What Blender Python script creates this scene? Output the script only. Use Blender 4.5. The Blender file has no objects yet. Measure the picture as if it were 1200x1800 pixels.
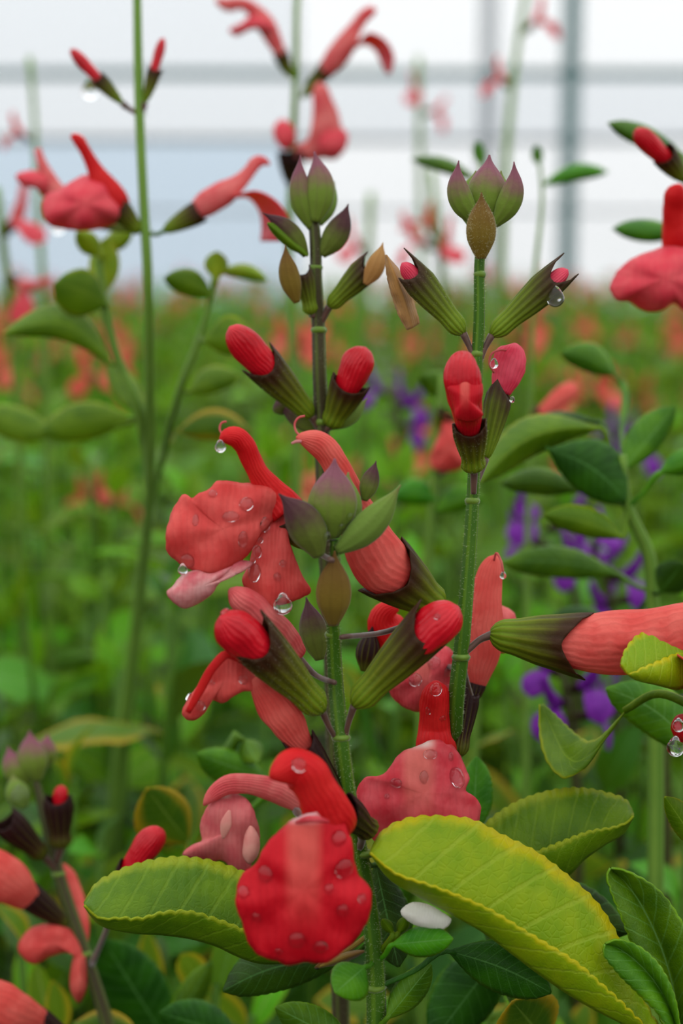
import bpy, math, random
import numpy as np
from mathutils import Vector, Matrix

random.seed(7)
RNG = np.random.default_rng(7)
SC = bpy.context.scene
COL = SC.collection

# ------------------------------------------------------------------ camera
CAM_H = 0.50                    # metres above the greenhouse floor
LENS, SENS = 54.0, 36.0
KPX = SENS / LENS / 1800.0      # metres per pixel per metre of distance
PITCH = math.atan((900 - 430) * KPX)
CAM = np.array([0.0, 0.0, CAM_H])
FWD = np.array([0.0, math.cos(PITCH), -math.sin(PITCH)])
RGT = np.array([1.0, 0.0, 0.0])
UPV = np.array([0.0, math.sin(PITCH), math.cos(PITCH)])
cd = bpy.data.cameras.new('camera')
cd.sensor_fit = 'VERTICAL'
cd.sensor_height = SENS
cd.lens = LENS
cd.clip_start = 0.005
cd.clip_end = 60
cd.dof.use_dof = True
cd.dof.focus_distance = 0.250
cd.dof.aperture_fstop = 12.0
co = bpy.data.objects.new('camera', cd)
COL.objects.link(co)
co.location = CAM
co.rotation_euler = (math.pi / 2 - PITCH, 0, 0)
SC.camera = co

# ------------------------------------------------------------------ light
W = bpy.data.worlds.new('overcast_sky')
SC.world = W
W.use_nodes = True
wn = W.node_tree
wn.nodes.clear()
wo = wn.nodes.new('ShaderNodeOutputWorld')
wb = wn.nodes.new('ShaderNodeBackground')
wt = wn.nodes.new('ShaderNodeTexCoord')
wsx = wn.nodes.new('ShaderNodeSeparateXYZ')
wr = wn.nodes.new('ShaderNodeMapRange')
wr.inputs['From Min'].default_value = 0.0
wr.inputs['From Max'].default_value = 1.0
wr.inputs['To Min'].default_value = 0.98     # overcast sky: brighter overhead
wr.inputs['To Max'].default_value = 2.15
wb.inputs['Color'].default_value = (0.96, 0.985, 1.0, 1)
wn.links.new(wt.outputs['Generated'], wsx.inputs[0])
wn.links.new(wsx.outputs['Z'], wr.inputs['Value'])
wn.links.new(wr.outputs[0], wb.inputs['Strength'])
wn.links.new(wb.outputs[0], wo.inputs['Surface'])
SC.view_settings.view_transform = 'Standard'
SC.view_settings.look = 'None'
SC.view_settings.exposure = 0.0
SC.view_settings.gamma = 1.0
SC.view_settings.use_curve_mapping = False
SC.cycles.max_bounces = 8
SC.cycles.diffuse_bounces = 3
SC.cycles.transmission_bounces = 8


# ------------------------------------------------------------------ coordinates
def P(px, py, z=0.0):
    """pixel of the photograph, and millimetres behind the plane of focus -> world point"""
    d = (250.0 + z) / 1000.0
    return CAM + FWD * d + RGT * ((px - 600) * KPX * d) + UPV * ((900 - py) * KPX * d)


def PXM(z=0.0):
    """metres per pixel at that depth"""
    return KPX * (250.0 + z) / 1000.0


def unit(v):
    v = np.asarray(v, float)
    n = np.linalg.norm(v)
    return v / n if n > 1e-12 else v


def crs(pts, n, closed=False):
    """smooth resampling of a poly-line of any dimension"""
    p = np.asarray(pts, float)
    if closed:
        p = np.vstack([p[-1:], p, p[:2]])
    if len(p) == 2:
        t = np.linspace(0, 1, n)[:, None]
        return p[0] * (1 - t) + p[1] * t
    d = np.linalg.norm(np.diff(p[:, :min(3, p.shape[1])], axis=0), axis=1)
    s = np.concatenate([[0], np.cumsum(np.maximum(d, 1e-9))])
    m = np.gradient(p, s, axis=0)
    lo, hi = (s[1], s[-2]) if closed else (s[0], s[-1])
    q = np.linspace(lo, hi, n, endpoint=not closed)
    i = np.clip(np.searchsorted(s, q, side='right') - 1, 0, len(s) - 2)
    h = (s[i + 1] - s[i])[:, None]
    t = ((q - s[i])[:, None]) / h
    t2, t3 = t * t, t * t * t
    return ((2 * t3 - 3 * t2 + 1) * p[i] + (t3 - 2 * t2 + t) * h * m[i]
            + (-2 * t3 + 3 * t2) * p[i + 1] + (t3 - t2) * h * m[i + 1])


# ------------------------------------------------------------------ geometry: everything is a grid
def grid(G, wrap=False, UV=None, cap0=False, cap1=False):
    G = np.asarray(G, float)
    n, m = G.shape[:2]
    V = G.reshape(-1, 3)
    mm = m if wrap else m - 1
    I, J = np.meshgrid(np.arange(n - 1), np.arange(mm), indexing='ij')
    J2 = (J + 1) % m
    F = np.stack([I * m + J, I * m + J2, (I + 1) * m + J2, (I + 1) * m + J], -1).reshape(-1, 4)
    if UV is None:
        u = J / mm
        u2 = (J + 1) / mm
        v = I / (n - 1)
        v2 = (I + 1) / (n - 1)
        L = np.stack([np.stack([u, v], -1), np.stack([u2, v], -1), np.stack([u2, v2], -1), np.stack([u, v2], -1)], 2).reshape(-1, 2)
    else:
        L = np.asarray(UV, float).reshape(-1, 2)[F.reshape(-1)]
    F = [tuple(f) for f in F.tolist()]
    if wrap and cap0:
        F.append(tuple(range(m - 1, -1, -1)))
        L = np.vstack([L, np.tile([[0.5, 0.0]] if UV is None else np.asarray(UV, float)[:1].mean(1), (m, 1))])
    if wrap and cap1:
        F.append(tuple(range((n - 1) * m, n * m)))
        L = np.vstack([L, np.tile([[0.5, 1.0]], (m, 1))])
    return V, F, L


def join(geos):
    Vs, Fs, Ls, o = [], [], [], 0
    for V, F, L in geos:
        Vs.append(V)
        Fs += [tuple(i + o for i in f) for f in F]
        Ls.append(L)
        o += len(V)
    return np.vstack(Vs), Fs, np.vstack(Ls)


def frames(C, ref):
    """tangent and two normals along a path; n1 stays near `ref` (a direction)"""
    T = np.gradient(C, axis=0)
    T = T / np.maximum(np.linalg.norm(T, axis=1, keepdims=True), 1e-12)
    R = np.tile(unit(ref), (len(C), 1))
    N2 = R - (R * T).sum(1, keepdims=True) * T
    for k in range(len(C)):
        if np.linalg.norm(N2[k]) < 0.15:
            N2[k] = N2[k - 1] if k else np.cross(T[k], [0.3, 0.5, 0.8])
    N2 = N2 / np.maximum(np.linalg.norm(N2, axis=1, keepdims=True), 1e-12)
    N1 = np.cross(N2, T)
    return T, N1, N2


def sweep_w(C, r, nseg=12, flat=1.0, ref=None, rib=0.0, nrib=6, cap=True, square=0.0, wr=0.0):
    """closed skin round a world path C with radii r; flat squeezes it along ref"""
    C = np.asarray(C, float)
    ref = -FWD if ref is None else ref
    T, N1, N2 = frames(C, ref)
    th = np.linspace(0, 2 * math.pi, nseg, endpoint=False)
    k = 1 + rib * np.cos(nrib * th)
    if square:
        k = k * (1 + square * np.cos(4 * th))
    r = np.asarray(r, float)[:, None, None]
    if wr:
        tt = np.linspace(0, 1, len(C))[:, None]
        ph = float(C[0].sum() * 9000)
        r = r * (1 + wr * (np.sin(3 * th[None] + 5 * tt + ph) + .7 * np.sin(5 * th[None] - 11 * tt + ph * 1.7) + .5 * np.sin(2 * th[None] + 23 * tt + ph * .6)) * np.clip(np.sin(tt * math.pi) * 2.5, 0, 1))[:, :, None]
    G = C[:, None] + r * (N1[:, None] * (np.cos(th) * k)[None, :, None] + N2[:, None] * (np.sin(th) * k * flat)[None, :, None])
    return grid(G, True, cap0=cap, cap1=cap)


def sweep(pts, nseg=12, n=24, **kw):
    """path of (px, py, mm, radius in px) -> skin"""
    q = crs(pts, n)
    C = np.array([P(a, b, c) for a, b, c, _ in q])
    r = np.array([max(d, 0.3) * PXM(c) for _, _, c, d in q])
    return sweep_w(C, r, nseg, **kw)


def pod(base, tip, R, bend=0.0, flat=0.9, n=22, nseg=16, prof=None, rib=0.0, nrib=6, point=1.0):
    """pointed bud from base to tip (px, py, mm), largest radius R px, bowed sideways by bend px"""
    base, tip = np.array(base, float), np.array(tip, float)
    t = np.linspace(0, 1, n)
    ax = tip - base
    nrm = np.array([-ax[1], ax[0], 0.0])
    nrm = nrm / max(np.linalg.norm(nrm), 1e-9)
    c = base + ax * t[:, None] + nrm * (bend * np.sin(t * math.pi))[:, None]
    if prof is None:
        prof = [(0, .28), (.10, .55), (.28, .92), (.45, 1.0), (.62, .86), (.76, .56), (.86, .27), (.93, .11), (1, .03)]
    pr = np.interp(t, [a for a, _ in prof], [b for _, b in prof])
    pr = np.convolve(np.pad(pr, 1, mode='edge'), [.25, .5, .25], 'valid')
    C = np.array([P(*q) for q in c])
    r = pr * R * np.array([PXM(q[2]) for q in c])
    return sweep_w(C, r, nseg, flat=flat, rib=rib, nrib=nrib)


def calyx(base, mouth, R, up=1.0, low=1.0, flare=0.0, w=0.9, base_r=0.26, n=20, nseg=36, rib=0.035, twist=0.0, flat=0.85, belly=0.0, cleft=.92, tooth=.36):
    """two-lipped ribbed calyx seen from the side; teeth lie in the picture plane. flare > 0 opens the lips, < 0 closes them"""
    b, m = P(*base), P(*mouth)
    X = unit(m - b)
    Zc = unit(-FWD - X * np.dot(-FWD, X))
    Yc = np.cross(Zc, X)                     # in-picture perpendicular
    if np.dot(Yc, UPV) < 0:
        Yc, Zc = -Yc, Zc
    if twist:
        Yc, Zc = Yc * math.cos(twist) + Zc * math.sin(twist), Zc * math.cos(twist) - Yc * math.sin(twist)
    L = np.linalg.norm(m - b)
    Rm = R * PXM(mouth[2])
    th = np.linspace(0, 2 * math.pi, nseg, endpoint=False)
    dth_u = np.abs((th - math.pi / 2 + math.pi) % (2 * math.pi) - math.pi)
    dth_l = np.abs((th - 3 * math.pi / 2 + math.pi) % (2 * math.pi) - math.pi)
    tu = np.clip(1 - dth_u / (w * 1.5), 0, 1) ** 1.15
    tl = np.clip(1 - dth_l / (w * 1.5), 0, 1) ** 1.15
    ext = tooth * (up * tu + low * tl)
    t = np.linspace(0, 1, n)
    G = np.zeros((n, nseg, 3))
    for i, a in enumerate(t):
        x = a * L * (cleft + ext)
        f = a * (cleft + ext)
        rr = np.interp(np.minimum(f, 1.0), [0, .04, .12, .3, .55, .8, 1.0], [base_r * .5, base_r, base_r * 1.45, .62, .82, .96, 1.0])
        rr = rr + flare * np.clip(f - 0.8, 0, 1) * 1.6
        rr = np.maximum(rr, 0.06) * (1 + rib * np.cos(12 * th)) * Rm
        cen = b + X * x[:, None] + Yc * (belly * Rm * math.sin(a * math.pi))
        G[i] = cen + Yc * (rr * np.sin(th))[:, None] + Zc * (rr * flat * np.cos(th))[:, None]
    return grid(G, True, cap0=True)


def blade(A, M, B, n=44, m=7, bulge=0.0, scallop=0.0, nsc=16, wave=0.0, seed=0):
    """leaf or petal from three curves (px, py, mm): one edge, the middle, the other edge. bulge in mm towards the camera"""
    a, c, b = crs(A, n), crs(M, n), crs(B, n)
    t = np.linspace(0, 1, n)
    sc = scallop * np.abs(np.sin(math.pi * nsc * t)) * np.clip(np.sin(t * math.pi) * 3, 0, 1)
    for e, ph in ((a, 0.0), (b, .4)):
        d = e - c
        d[:, 2] = 0
        ln = np.maximum(np.linalg.norm(d, axis=1, keepdims=True), 1e-6)
        k = scallop * np.abs(np.sin(math.pi * (nsc * t + ph)))[:, None] * np.clip(np.sin(t * math.pi) * 4, 0, 1)[:, None]
        e += d / ln * k * np.clip(ln / 20, 0, 1)
    G = np.zeros((n, 2 * m + 1, 3))
    UV = np.zeros((n, 2 * m + 1, 2))
    for j in range(2 * m + 1):
        s = (j - m) / m
        e = a if s < 0 else b
        q = c + (e - c) * abs(s)
        q[:, 2] -= bulge * 4 * abs(s) * (1 - abs(s)) * np.sin(t * math.pi)
        if wave:
            q[:, 2] += wave * abs(s) ** 2 * np.sin(t * 19 + (2 if s < 0 else 0) + seed)
        G[:, j] = [P(*x) for x in q]
        UV[:, j, 0] = 0.5 + 0.5 * s
        UV[:, j, 1] = t
    return grid(G, False, UV)


def sheet(outline, centre, z0, cup=4.0, wave=0.0, nw=5, tilt=(0, 0), rings=16, m=96, ridge=0.0, seed=0.0, fold=None):
    """petal from a closed outline in px round a centre; cup mm bends the rim away from the camera; tilt mm per px"""
    o = crs(outline, m, closed=True)
    cx, cy = centre
    tq = np.linspace(0, 2 * math.pi, m, endpoint=False)
    o = np.array(centre) + (o - np.array(centre)) * (1 + .005 * np.sin(17 * tq + cx) + .005 * np.sin(31 * tq + cy))[:, None]
    sx, sy = np.ptp(o[:, 0]) / 2, np.ptp(o[:, 1]) / 2
    mx, my = (o[:, 0].max() + o[:, 0].min()) / 2, (o[:, 1].max() + o[:, 1].min()) / 2
    th = np.linspace(0, 2 * math.pi, m, endpoint=False)
    G = np.zeros((rings, m, 3))
    UV = np.zeros((rings, m, 2))
    for i in range(rings):
        s = 0.02 + 0.98 * (i / (rings - 1)) ** 0.9
        w = s ** 1.4
        ph = np.arctan2(o[:, 1] - cy, o[:, 0] - cx)
        ex, ey = sx * .8 * np.cos(ph), sy * .8 * np.sin(ph)
        x = cx + s * (w * (o[:, 0] - cx) + (1 - w) * ex)
        y = cy + s * (w * (o[:, 1] - cy) + (1 - w) * ey)
        z = z0 + cup * (.35 * s ** 2 + .65 * s ** 5) + .07 * np.sin(x * .11 + y * .05 + seed) + .06 * np.sin(y * .13 - x * .06) + wave * s ** 2 * np.sin(nw * th + seed) + tilt[0] * (x - cx) + tilt[1] * (y - cy)
        xn = (x - mx) / sx
        z = z - ridge * np.exp(-(xn / 0.3) ** 2)
        if fold is not None:
            z = z + fold(xn, (y - my) / sy)
        G[i] = [P(a, b, c) for a, b, c in zip(x, y, z)]
        UV[i, :, 0] = 0.5 + 0.5 * xn
        UV[i, :, 1] = 0.5 + 0.5 * (y - my) / sy
    return grid(G, True, UV, cap0=True)


def hairs(geo, count, length=0.0005, width=0.00004, droop=0.0, seed=1):
    """fine down standing off a surface"""
    V, F, _ = geo
    r = np.random.default_rng(seed)
    Fq = np.array([f for f in F if len(f) == 4])
    a, b, c, d = (V[Fq[:, k]] for k in range(4))
    nr = np.cross(c - a, d - b)
    ar = np.linalg.norm(nr, axis=1)
    cen = V.mean(0)
    pick = r.choice(len(Fq), count, p=ar / ar.sum())
    u, v = r.random((count, 1)), r.random((count, 1))
    p = (a[pick] * (1 - u) + b[pick] * u) * (1 - v) + (d[pick] * (1 - u) + c[pick] * u) * v
    nn = nr[pick] / np.maximum(ar[pick][:, None], 1e-15)
    nn = nn + r.normal(0, .25, (count, 3))
    nn /= np.linalg.norm(nn, axis=1, keepdims=True)
    side = np.cross(nn, FWD)
    side /= np.maximum(np.linalg.norm(side, axis=1, keepdims=True), 1e-9)
    ln = length * (0.5 + r.random((count, 1)))
    p0 = p - nn * length * .1
    Vh = np.stack([p0 - side * width, p0 + side * width, p + nn * ln], 1).reshape(-1, 3)
    Fh = [(3 * i, 3 * i + 1, 3 * i + 2) for i in range(count)]
    return Vh, Fh, np.zeros((3 * count, 2))


# ------------------------------------------------------------------ objects
ORG = {}


def mesh(name, geo, mats, mi=None):
    V, F, L = geo
    me = bpy.data.meshes.new(name)
    me.from_pydata(V.tolist(), [], F)
    uv = me.uv_layers.new(name='UVMap')
    uv.data.foreach_set('uv', np.asarray(L, np.float32).reshape(-1))
    for m_ in (mats if isinstance(mats, (list, tuple)) else [mats]):
        me.materials.append(m_)
    if mi is not None:
        me.polygons.foreach_set('material_index', np.asarray(mi, np.int32))
    me.polygons.foreach_set('use_smooth', np.ones(len(F), bool))
    me.update()
    return me


def props(o, label=None, cat=None, group=None, kind=None):
    for k, v in (('label', label), ('category', cat), ('group', group), ('kind', kind)):
        if v:
            o[k] = v
    return o


def thing(name, label, cat, loc, group=None, kind=None):
    o = bpy.data.objects.new(name, None)
    o.empty_display_size = 0.01
    COL.objects.link(o)
    o.location = loc
    ORG[o.name] = np.array(loc, float)
    return props(o, label, cat, group, kind)


def holder(name, parent, label=None, at=None):
    """a part that is made of sub-parts"""
    o = bpy.data.objects.new(name, None)
    o.empty_display_size = 0.003
    COL.objects.link(o)
    o.parent = parent
    w = ORG[parent.name] if at is None else np.array(at, float)
    o.location = w - ORG[parent.name]
    ORG[o.name] = w
    return props(o, label)


def part(name, geo, mat, parent, label=None, solid=0.0, kind=None, offset=0.0):
    """one mesh object under its thing; the geometry is given in world coordinates"""
    V, F, L = geo
    c = V.mean(0)
    me = mesh(name, (V - c, F, L), mat)
    o = bpy.data.objects.new(name, me)
    COL.objects.link(o)
    if parent is not None:
        o.parent = parent
        o.location = c - ORG[parent.name]
    else:
        o.location = c
    ORG[o.name] = c
    if solid:
        s = o.modifiers.new('thickness', 'SOLIDIFY')
        s.thickness = solid
        s.offset = offset
    return props(o, label, kind=kind)


# ------------------------------------------------------------------ materials
def lin(r, g, b):
    f = lambda c: (c / 255 / 12.92) if c / 255 <= 0.04045 else ((c / 255 + 0.055) / 1.055) ** 2.4
    return (f(r), f(g), f(b), 1.0)


class NT:
    def __init__(s, name):
        s.m = bpy.data.materials.new(name)
        s.m.use_nodes = True
        s.t = s.m.node_tree
        s.t.nodes.clear()
        s.out = s.t.nodes.new('ShaderNodeOutputMaterial')

    def n(s, kind, **kw):
        o = s.t.nodes.new('ShaderNode' + kind)
        for k, v in kw.items():
            setattr(o, k, v)
        return o

    def set(s, sock, v):
        if isinstance(v, bpy.types.NodeSocket):
            s.t.links.new(v, sock)
        else:
            sock.default_value = v

    def math(s, op, a, b=0.0, c=0.0, clamp=False):
        o = s.n('Math', operation=op, use_clamp=clamp)
        s.set(o.inputs[0], a)
        s.set(o.inputs[1], b)
        s.set(o.inputs[2], c)
        return o.outputs[0]

    def mix(s, f, a, b, blend='MIX'):
        o = s.n('Mix', data_type='RGBA', blend_type=blend)
        s.set(o.inputs[0], f)
        s.set(o.inputs[6], a)
        s.set(o.inputs[7], b)
        return o.outputs[2]

    def sstep(s, x, lo, hi):
        o = s.n('MapRange', interpolation_type='SMOOTHSTEP')
        s.set(o.inputs['Value'], x)
        o.inputs['From Min'].default_value = lo
        o.inputs['From Max'].default_value = hi
        return o.outputs[0]

    def uv(s):
        u = s.n('UVMap', uv_map='UVMap')
        x = s.n('SeparateXYZ')
        s.t.links.new(u.outputs[0], x.inputs[0])
        return x.outputs[0], x.outputs[1]

    def noise(s, scale, detail=3.0, coord=None):
        t = s.n('TexCoord')
        o = s.n('TexNoise')
        s.t.links.new(coord if coord is not None else t.outputs['Object'], o.inputs['Vector'])
        o.inputs['Scale'].default_value = scale
        o.inputs['Detail'].default_value = detail
        return o.outputs['Fac']

    def surface(s, col, rough=0.5, trans=0.0, tcol=None, spec=0.4, sheen=0.0, bump=None, bstr=0.2, bdist=0.0002, coat=0.0):
        p = s.n('BsdfPrincipled')
        s.set(p.inputs['Base Color'], col)
        s.set(p.inputs['Roughness'], rough)
        p.inputs['Specular IOR Level'].default_value = spec
        p.inputs['Sheen Weight'].default_value = sheen
        p.inputs['Sheen Roughness'].default_value = 0.4
        p.inputs['Coat Weight'].default_value = coat
        p.inputs['Coat Roughness'].default_value = 0.15
        if bump is not None:
            b = s.n('Bump')
            b.inputs['Strength'].default_value = bstr
            b.inputs['Distance'].default_value = bdist
            s.t.links.new(bump, b.inputs['Height'])
            s.t.links.new(b.outputs[0], p.inputs['Normal'])
        res = p.outputs[0]
        if trans:
            tr = s.n('BsdfTranslucent')
            s.set(tr.inputs['Color'], tcol if tcol is not None else col)
            mx = s.n('MixShader')
            mx.inputs[0].default_value = trans
            s.t.links.new(res, mx.inputs[1])
            s.t.links.new(tr.outputs[0], mx.inputs[2])
            res = mx.outputs[0]
        s.t.links.new(res, s.out.inputs['Surface'])
        return s.m


def petal_mat(name, c1, c2, cthroat=None, stripe=None, trans=0.35, veins=0.09):
    k = NT(name)
    u, v = k.uv()
    nz = k.noise(260, 3)
    col = k.mix(k.sstep(nz, .3, .7), c1, c2)
    # fine veins that run along the petal
    w = k.math('SINE', k.math('MULTIPLY', k.math('ADD', u, k.math('MULTIPLY', nz, .12)), 110.0))
    col = k.mix(k.math('MULTIPLY', k.sstep(w, .2, 1.0), veins), col, [x * .55 for x in c1[:3]] + [1])
    if stripe is not None:
        e = k.math('ABSOLUTE', k.math('SUBTRACT', u, .5))
        f = k.math('MULTIPLY', k.sstep(e, .17, .06), k.sstep(v, .85, .2))
        col = k.mix(k.math('MULTIPLY', f, .75), col, stripe)
    if cthroat is not None:
        e = k.math('ABSOLUTE', k.math('SUBTRACT', u, .5))
        f = k.math('MULTIPLY', k.sstep(v, .10, .03), k.sstep(e, .16, .05))
        col = k.mix(f, col, cthroat)
    hh = k.math('ADD', k.math('MULTIPLY', w, .25), k.noise(900, 4))
    return k.surface(col, .42, trans, spec=.14, bump=hh, bstr=.4, bdist=.0002)


def tube_mat(name, c1, c2, trans=0.3, spec=.16, rough=.45):
    """corolla tube and hood: veins run along the sweep"""
    k = NT(name)
    u, v = k.uv()
    nz = k.noise(220, 3)
    w = k.math('SINE', k.math('MULTIPLY', k.math('ADD', u, k.math('MULTIPLY', nz, .10)), 6.2832 * 22))
    col = k.mix(k.sstep(nz, .3, .7), c1, c2)
    col = k.mix(k.math('MULTIPLY', k.sstep(w, .5, 1.0), .16), col, [x * .5 for x in c1[:3]] + [1])
    hh = k.math('ADD', k.math('MULTIPLY', w, .2), k.noise(700, 4))
    return k.surface(col, rough, trans, spec=spec, bump=hh, bstr=.5, bdist=.0003)


def calyx_mat(name, base, mid, tip, rib, ribs=12, lo=.25, hi=.8):
    k = NT(name)
    u, v = k.uv()
    nz = k.noise(350, 3)
    vv = k.math('ADD', v, k.math('MULTIPLY', k.math('SUBTRACT', nz, .5), .25))
    col = k.mix(k.sstep(vv, 0.0, lo + .25), base, mid)
    col = k.mix(k.sstep(vv, lo + .1, hi), col, tip)
    w = k.math('COSINE', k.math('MULTIPLY', u, 6.2832 * ribs))
    f = k.math('MULTIPLY', k.sstep(w, .45, 1.0), k.sstep(vv, 1.0, .35))
    col = k.mix(k.math('MULTIPLY', f, .6), col, rib)
    g = k.math('MULTIPLY', k.sstep(w, -.3, -1.0), .28)
    col = k.mix(g, col, [x * .45 for x in tip[:3]] + [1])
    hh = k.math('ADD', k.math('MULTIPLY', w, .5), k.noise(1500, 4))
    return k.surface(col, .5, .12, spec=.14, bump=hh, bstr=.5, bdist=.0002)


def pod_mat(name, base, tip, lo=.35, hi=.8, trans=.15):
    k = NT(name)
    u, v = k.uv()
    nz = k.noise(420, 4)
    vv = k.math('ADD', v, k.math('MULTIPLY', k.math('SUBTRACT', nz, .5), .35))
    col = k.mix(k.sstep(vv, lo, hi), base, tip)
    w = k.math('COSINE', k.math('MULTIPLY', u, 6.2832 * 9))
    col = k.mix(k.math('MULTIPLY', k.sstep(w, .4, 1.0), .12), col, [x * .5 for x in tip[:3]] + [1])
    hh = k.math('ADD', k.math('MULTIPLY', w, .35), k.noise(1600, 4))
    return k.surface(col, .6, trans, spec=.14, sheen=.12, bump=hh, bstr=.4, bdist=.0002)


def leaf_mat(name, c1, c2, edge, trans=.32, edge_lo=.72, vein=(.35, .45, .12, 1), rand=0.0, veins=.35, rough=.42, spec=.2):
    k = NT(name)
    u, v = k.uv()
    nz = k.noise(160, 4)
    e = k.math('MULTIPLY', k.math('ABSOLUTE', k.math('SUBTRACT', u, .5)), 2.0)
    col = k.mix(k.sstep(nz, .3, .72), c1, c2)
    if rand:
        oi = k.n('ObjectInfo')
        hs = k.n('HueSaturation')
        k.set(hs.inputs['Hue'], k.math('ADD', k.math('MULTIPLY', oi.outputs['Random'], .05), .47))
        k.set(hs.inputs['Value'], k.math('ADD', k.math('MULTIPLY', oi.outputs['Random'], rand), 1 - rand / 2))
        k.set(hs.inputs['Color'], col)
        col = hs.outputs[0]
    ee = k.math('ADD', k.math('MAXIMUM', e, k.sstep(v, .86, 1.02)), k.math('MULTIPLY', k.math('SUBTRACT', nz, .5), .3))
    col = k.mix(k.sstep(ee, edge_lo, 1.0), col, edge)
    # net of side veins, and the midrib
    sv = k.math('SINE', k.math('MULTIPLY', k.math('SUBTRACT', v, k.math('MULTIPLY', e, .16)), 62.0))
    net = k.n('TexVoronoi', feature='DISTANCE_TO_EDGE')
    tc = k.n('UVMap', uv_map='UVMap')
    mp = k.n('Mapping')
    mp.inputs['Scale'].default_value = (22, 46, 1)
    k.t.links.new(tc.outputs[0], mp.inputs[0])
    k.t.links.new(mp.outputs[0], net.inputs['Vector'])
    net.inputs['Scale'].default_value = 1.0
    nd = k.sstep(net.outputs['Distance'], .0, .12)
    svm = k.sstep(sv, .86, 1.0)
    col = k.mix(k.math('MULTIPLY', svm, veins), col, vein)
    col = k.mix(k.math('MULTIPLY', k.math('SUBTRACT', 1.0, nd), veins * .3), col, vein)
    col = k.mix(k.math('MULTIPLY', k.sstep(e, .05, .015), .6), col, vein)
    hh = k.math('ADD', k.math('MULTIPLY', nd, .5), k.math('MULTIPLY', k.math('SUBTRACT', 1.0, svm), 1.0))
    tcol = k.mix(.35, col, (.45, .62, .02, 1))
    return k.surface(col, rough, trans, tcol=tcol, spec=spec, bump=hh, bstr=.3, bdist=.0004)


def plain(name, col, rough=.5, trans=0.0, spec=.4, var=0.0, scale=60, sheen=0.0, metal=0.0):
    k = NT(name)
    c = col
    if var:
        c = k.mix(k.sstep(k.noise(scale, 5), .3, .7), [x * (1 - var) for x in col[:3]] + [1], [min(1, x * (1 + var)) for x in col[:3]] + [1])
    m = k.surface(c, rough, trans, spec=spec, sheen=sheen)
    return m


def stem_mat(name, c1, c2):
    k = NT(name)
    u, v = k.uv()
    w = k.math('SINE', k.math('MULTIPLY', u, 6.2832 * 4))
    nz = k.noise(120, 4)
    f = k.math('ADD', k.math('MULTIPLY', k.sstep(w, .0, 1.0), .6), k.math('MULTIPLY', k.math('SUBTRACT', nz, .5), .9), clamp=True)
    col = k.mix(f, c1, c2)
    return k.surface(col, .5, .08, spec=.16, sheen=.06, bump=k.math('ADD', w, k.noise(1500, 3)), bstr=.3, bdist=.0002)


M = {}
M['red'] = petal_mat('red_petal', lin(196, 14, 30), lin(212, 30, 42), lin(235, 190, 190), lin(228, 104, 92), .3)
M['coral'] = petal_mat('coral_petal', lin(216, 72, 68), lin(228, 98, 90), None, None, .35)
M['rose'] = petal_mat('rose_petal', lin(212, 58, 70), lin(228, 96, 102), lin(240, 215, 205), lin(232, 130, 116), .35)
M['pale'] = petal_mat('pale_petal', lin(214, 100, 104), lin(224, 132, 128), lin(240, 220, 205), None, .35)
M['blush'] = petal_mat('blush_petal', lin(205, 90, 100), lin(226, 170, 165), None, None, .35)
M['far_coral'] = petal_mat('far_coral_petal', lin(230, 72, 88), lin(234, 98, 104), None, None, .4)
M['far_orange'] = petal_mat('orange_coral_petal', lin(224, 92, 78), lin(230, 118, 96), None, None, .4)
M['purple'] = petal_mat('purple_petal', lin(100, 22, 134), lin(134, 50, 168), None, None, .3)
M['tube'] = tube_mat('coral_tube', lin(218, 80, 72), lin(230, 108, 96))
M['tube_red'] = tube_mat('red_hood', lin(206, 22, 28), lin(222, 42, 40))
M['tube_rose'] = tube_mat('rose_hood', lin(218, 84, 88), lin(232, 128, 122))
M['bud_red'] = tube_mat('bud_petal', lin(182, 6, 24), lin(208, 20, 36), .15, .3, .32)
M['bud_pink'] = tube_mat('bud_petal_pink', lin(220, 52, 80), lin(236, 92, 112), .3)
M['calyx'] = calyx_mat('calyx', lin(104, 132, 20), lin(84, 92, 14), lin(56, 32, 14), lin(112, 116, 26), lo=.3, hi=.95)
M['calyx_green'] = calyx_mat('green_calyx', lin(110, 138, 26), lin(88, 100, 24), lin(62, 42, 26), lin(116, 132, 36), lo=.4, hi=.98)
M['calyx_dark'] = calyx_mat('dark_calyx', lin(84, 92, 20), lin(56, 36, 18), lin(42, 20, 18), lin(88, 84, 26), lo=.05, hi=.5)
M['pod_mauve'] = pod_mat('mauve_bud', lin(108, 130, 44), lin(130, 78, 90))
M['pod_green'] = pod_mat('green_bud', lin(104, 130, 50), lin(120, 120, 66), .7, 1.0)
M['pod_dark'] = pod_mat('dark_bud', lin(98, 112, 40), lin(74, 42, 46), .2, .75)
M['bract'] = pod_mat('brown_bract', lin(122, 100, 34), lin(104, 74, 28), .3, .9)
M['dry'] = pod_mat('dry_petal', lin(176, 128, 70), lin(196, 150, 92), .3, .9, .3)
M['stem'] = stem_mat('green_stem', lin(56, 94, 16), lin(92, 126, 26))
M['stem_dark'] = stem_mat('purple_green_stem', lin(62, 56, 34), lin(88, 104, 40))
M['stem_pale'] = stem_mat('pale_stem', lin(92, 128, 44), lin(126, 160, 62))
M['pedicel'] = plain('pedicel', lin(78, 52, 40), .5, 0, sheen=.3, var=.3, scale=300)
M['node'] = plain('stem_node', lin(92, 122, 28), .5, .1, sheen=.3, var=.2, scale=300)
M['hair'] = plain('fine_down', lin(226, 228, 190), .5, .5)
M['leaf_lime'] = leaf_mat('lime_leaf', lin(122, 156, 6), lin(152, 172, 10), lin(190, 178, 8), edge_lo=.8, vein=lin(170, 186, 60), veins=.3)
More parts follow.
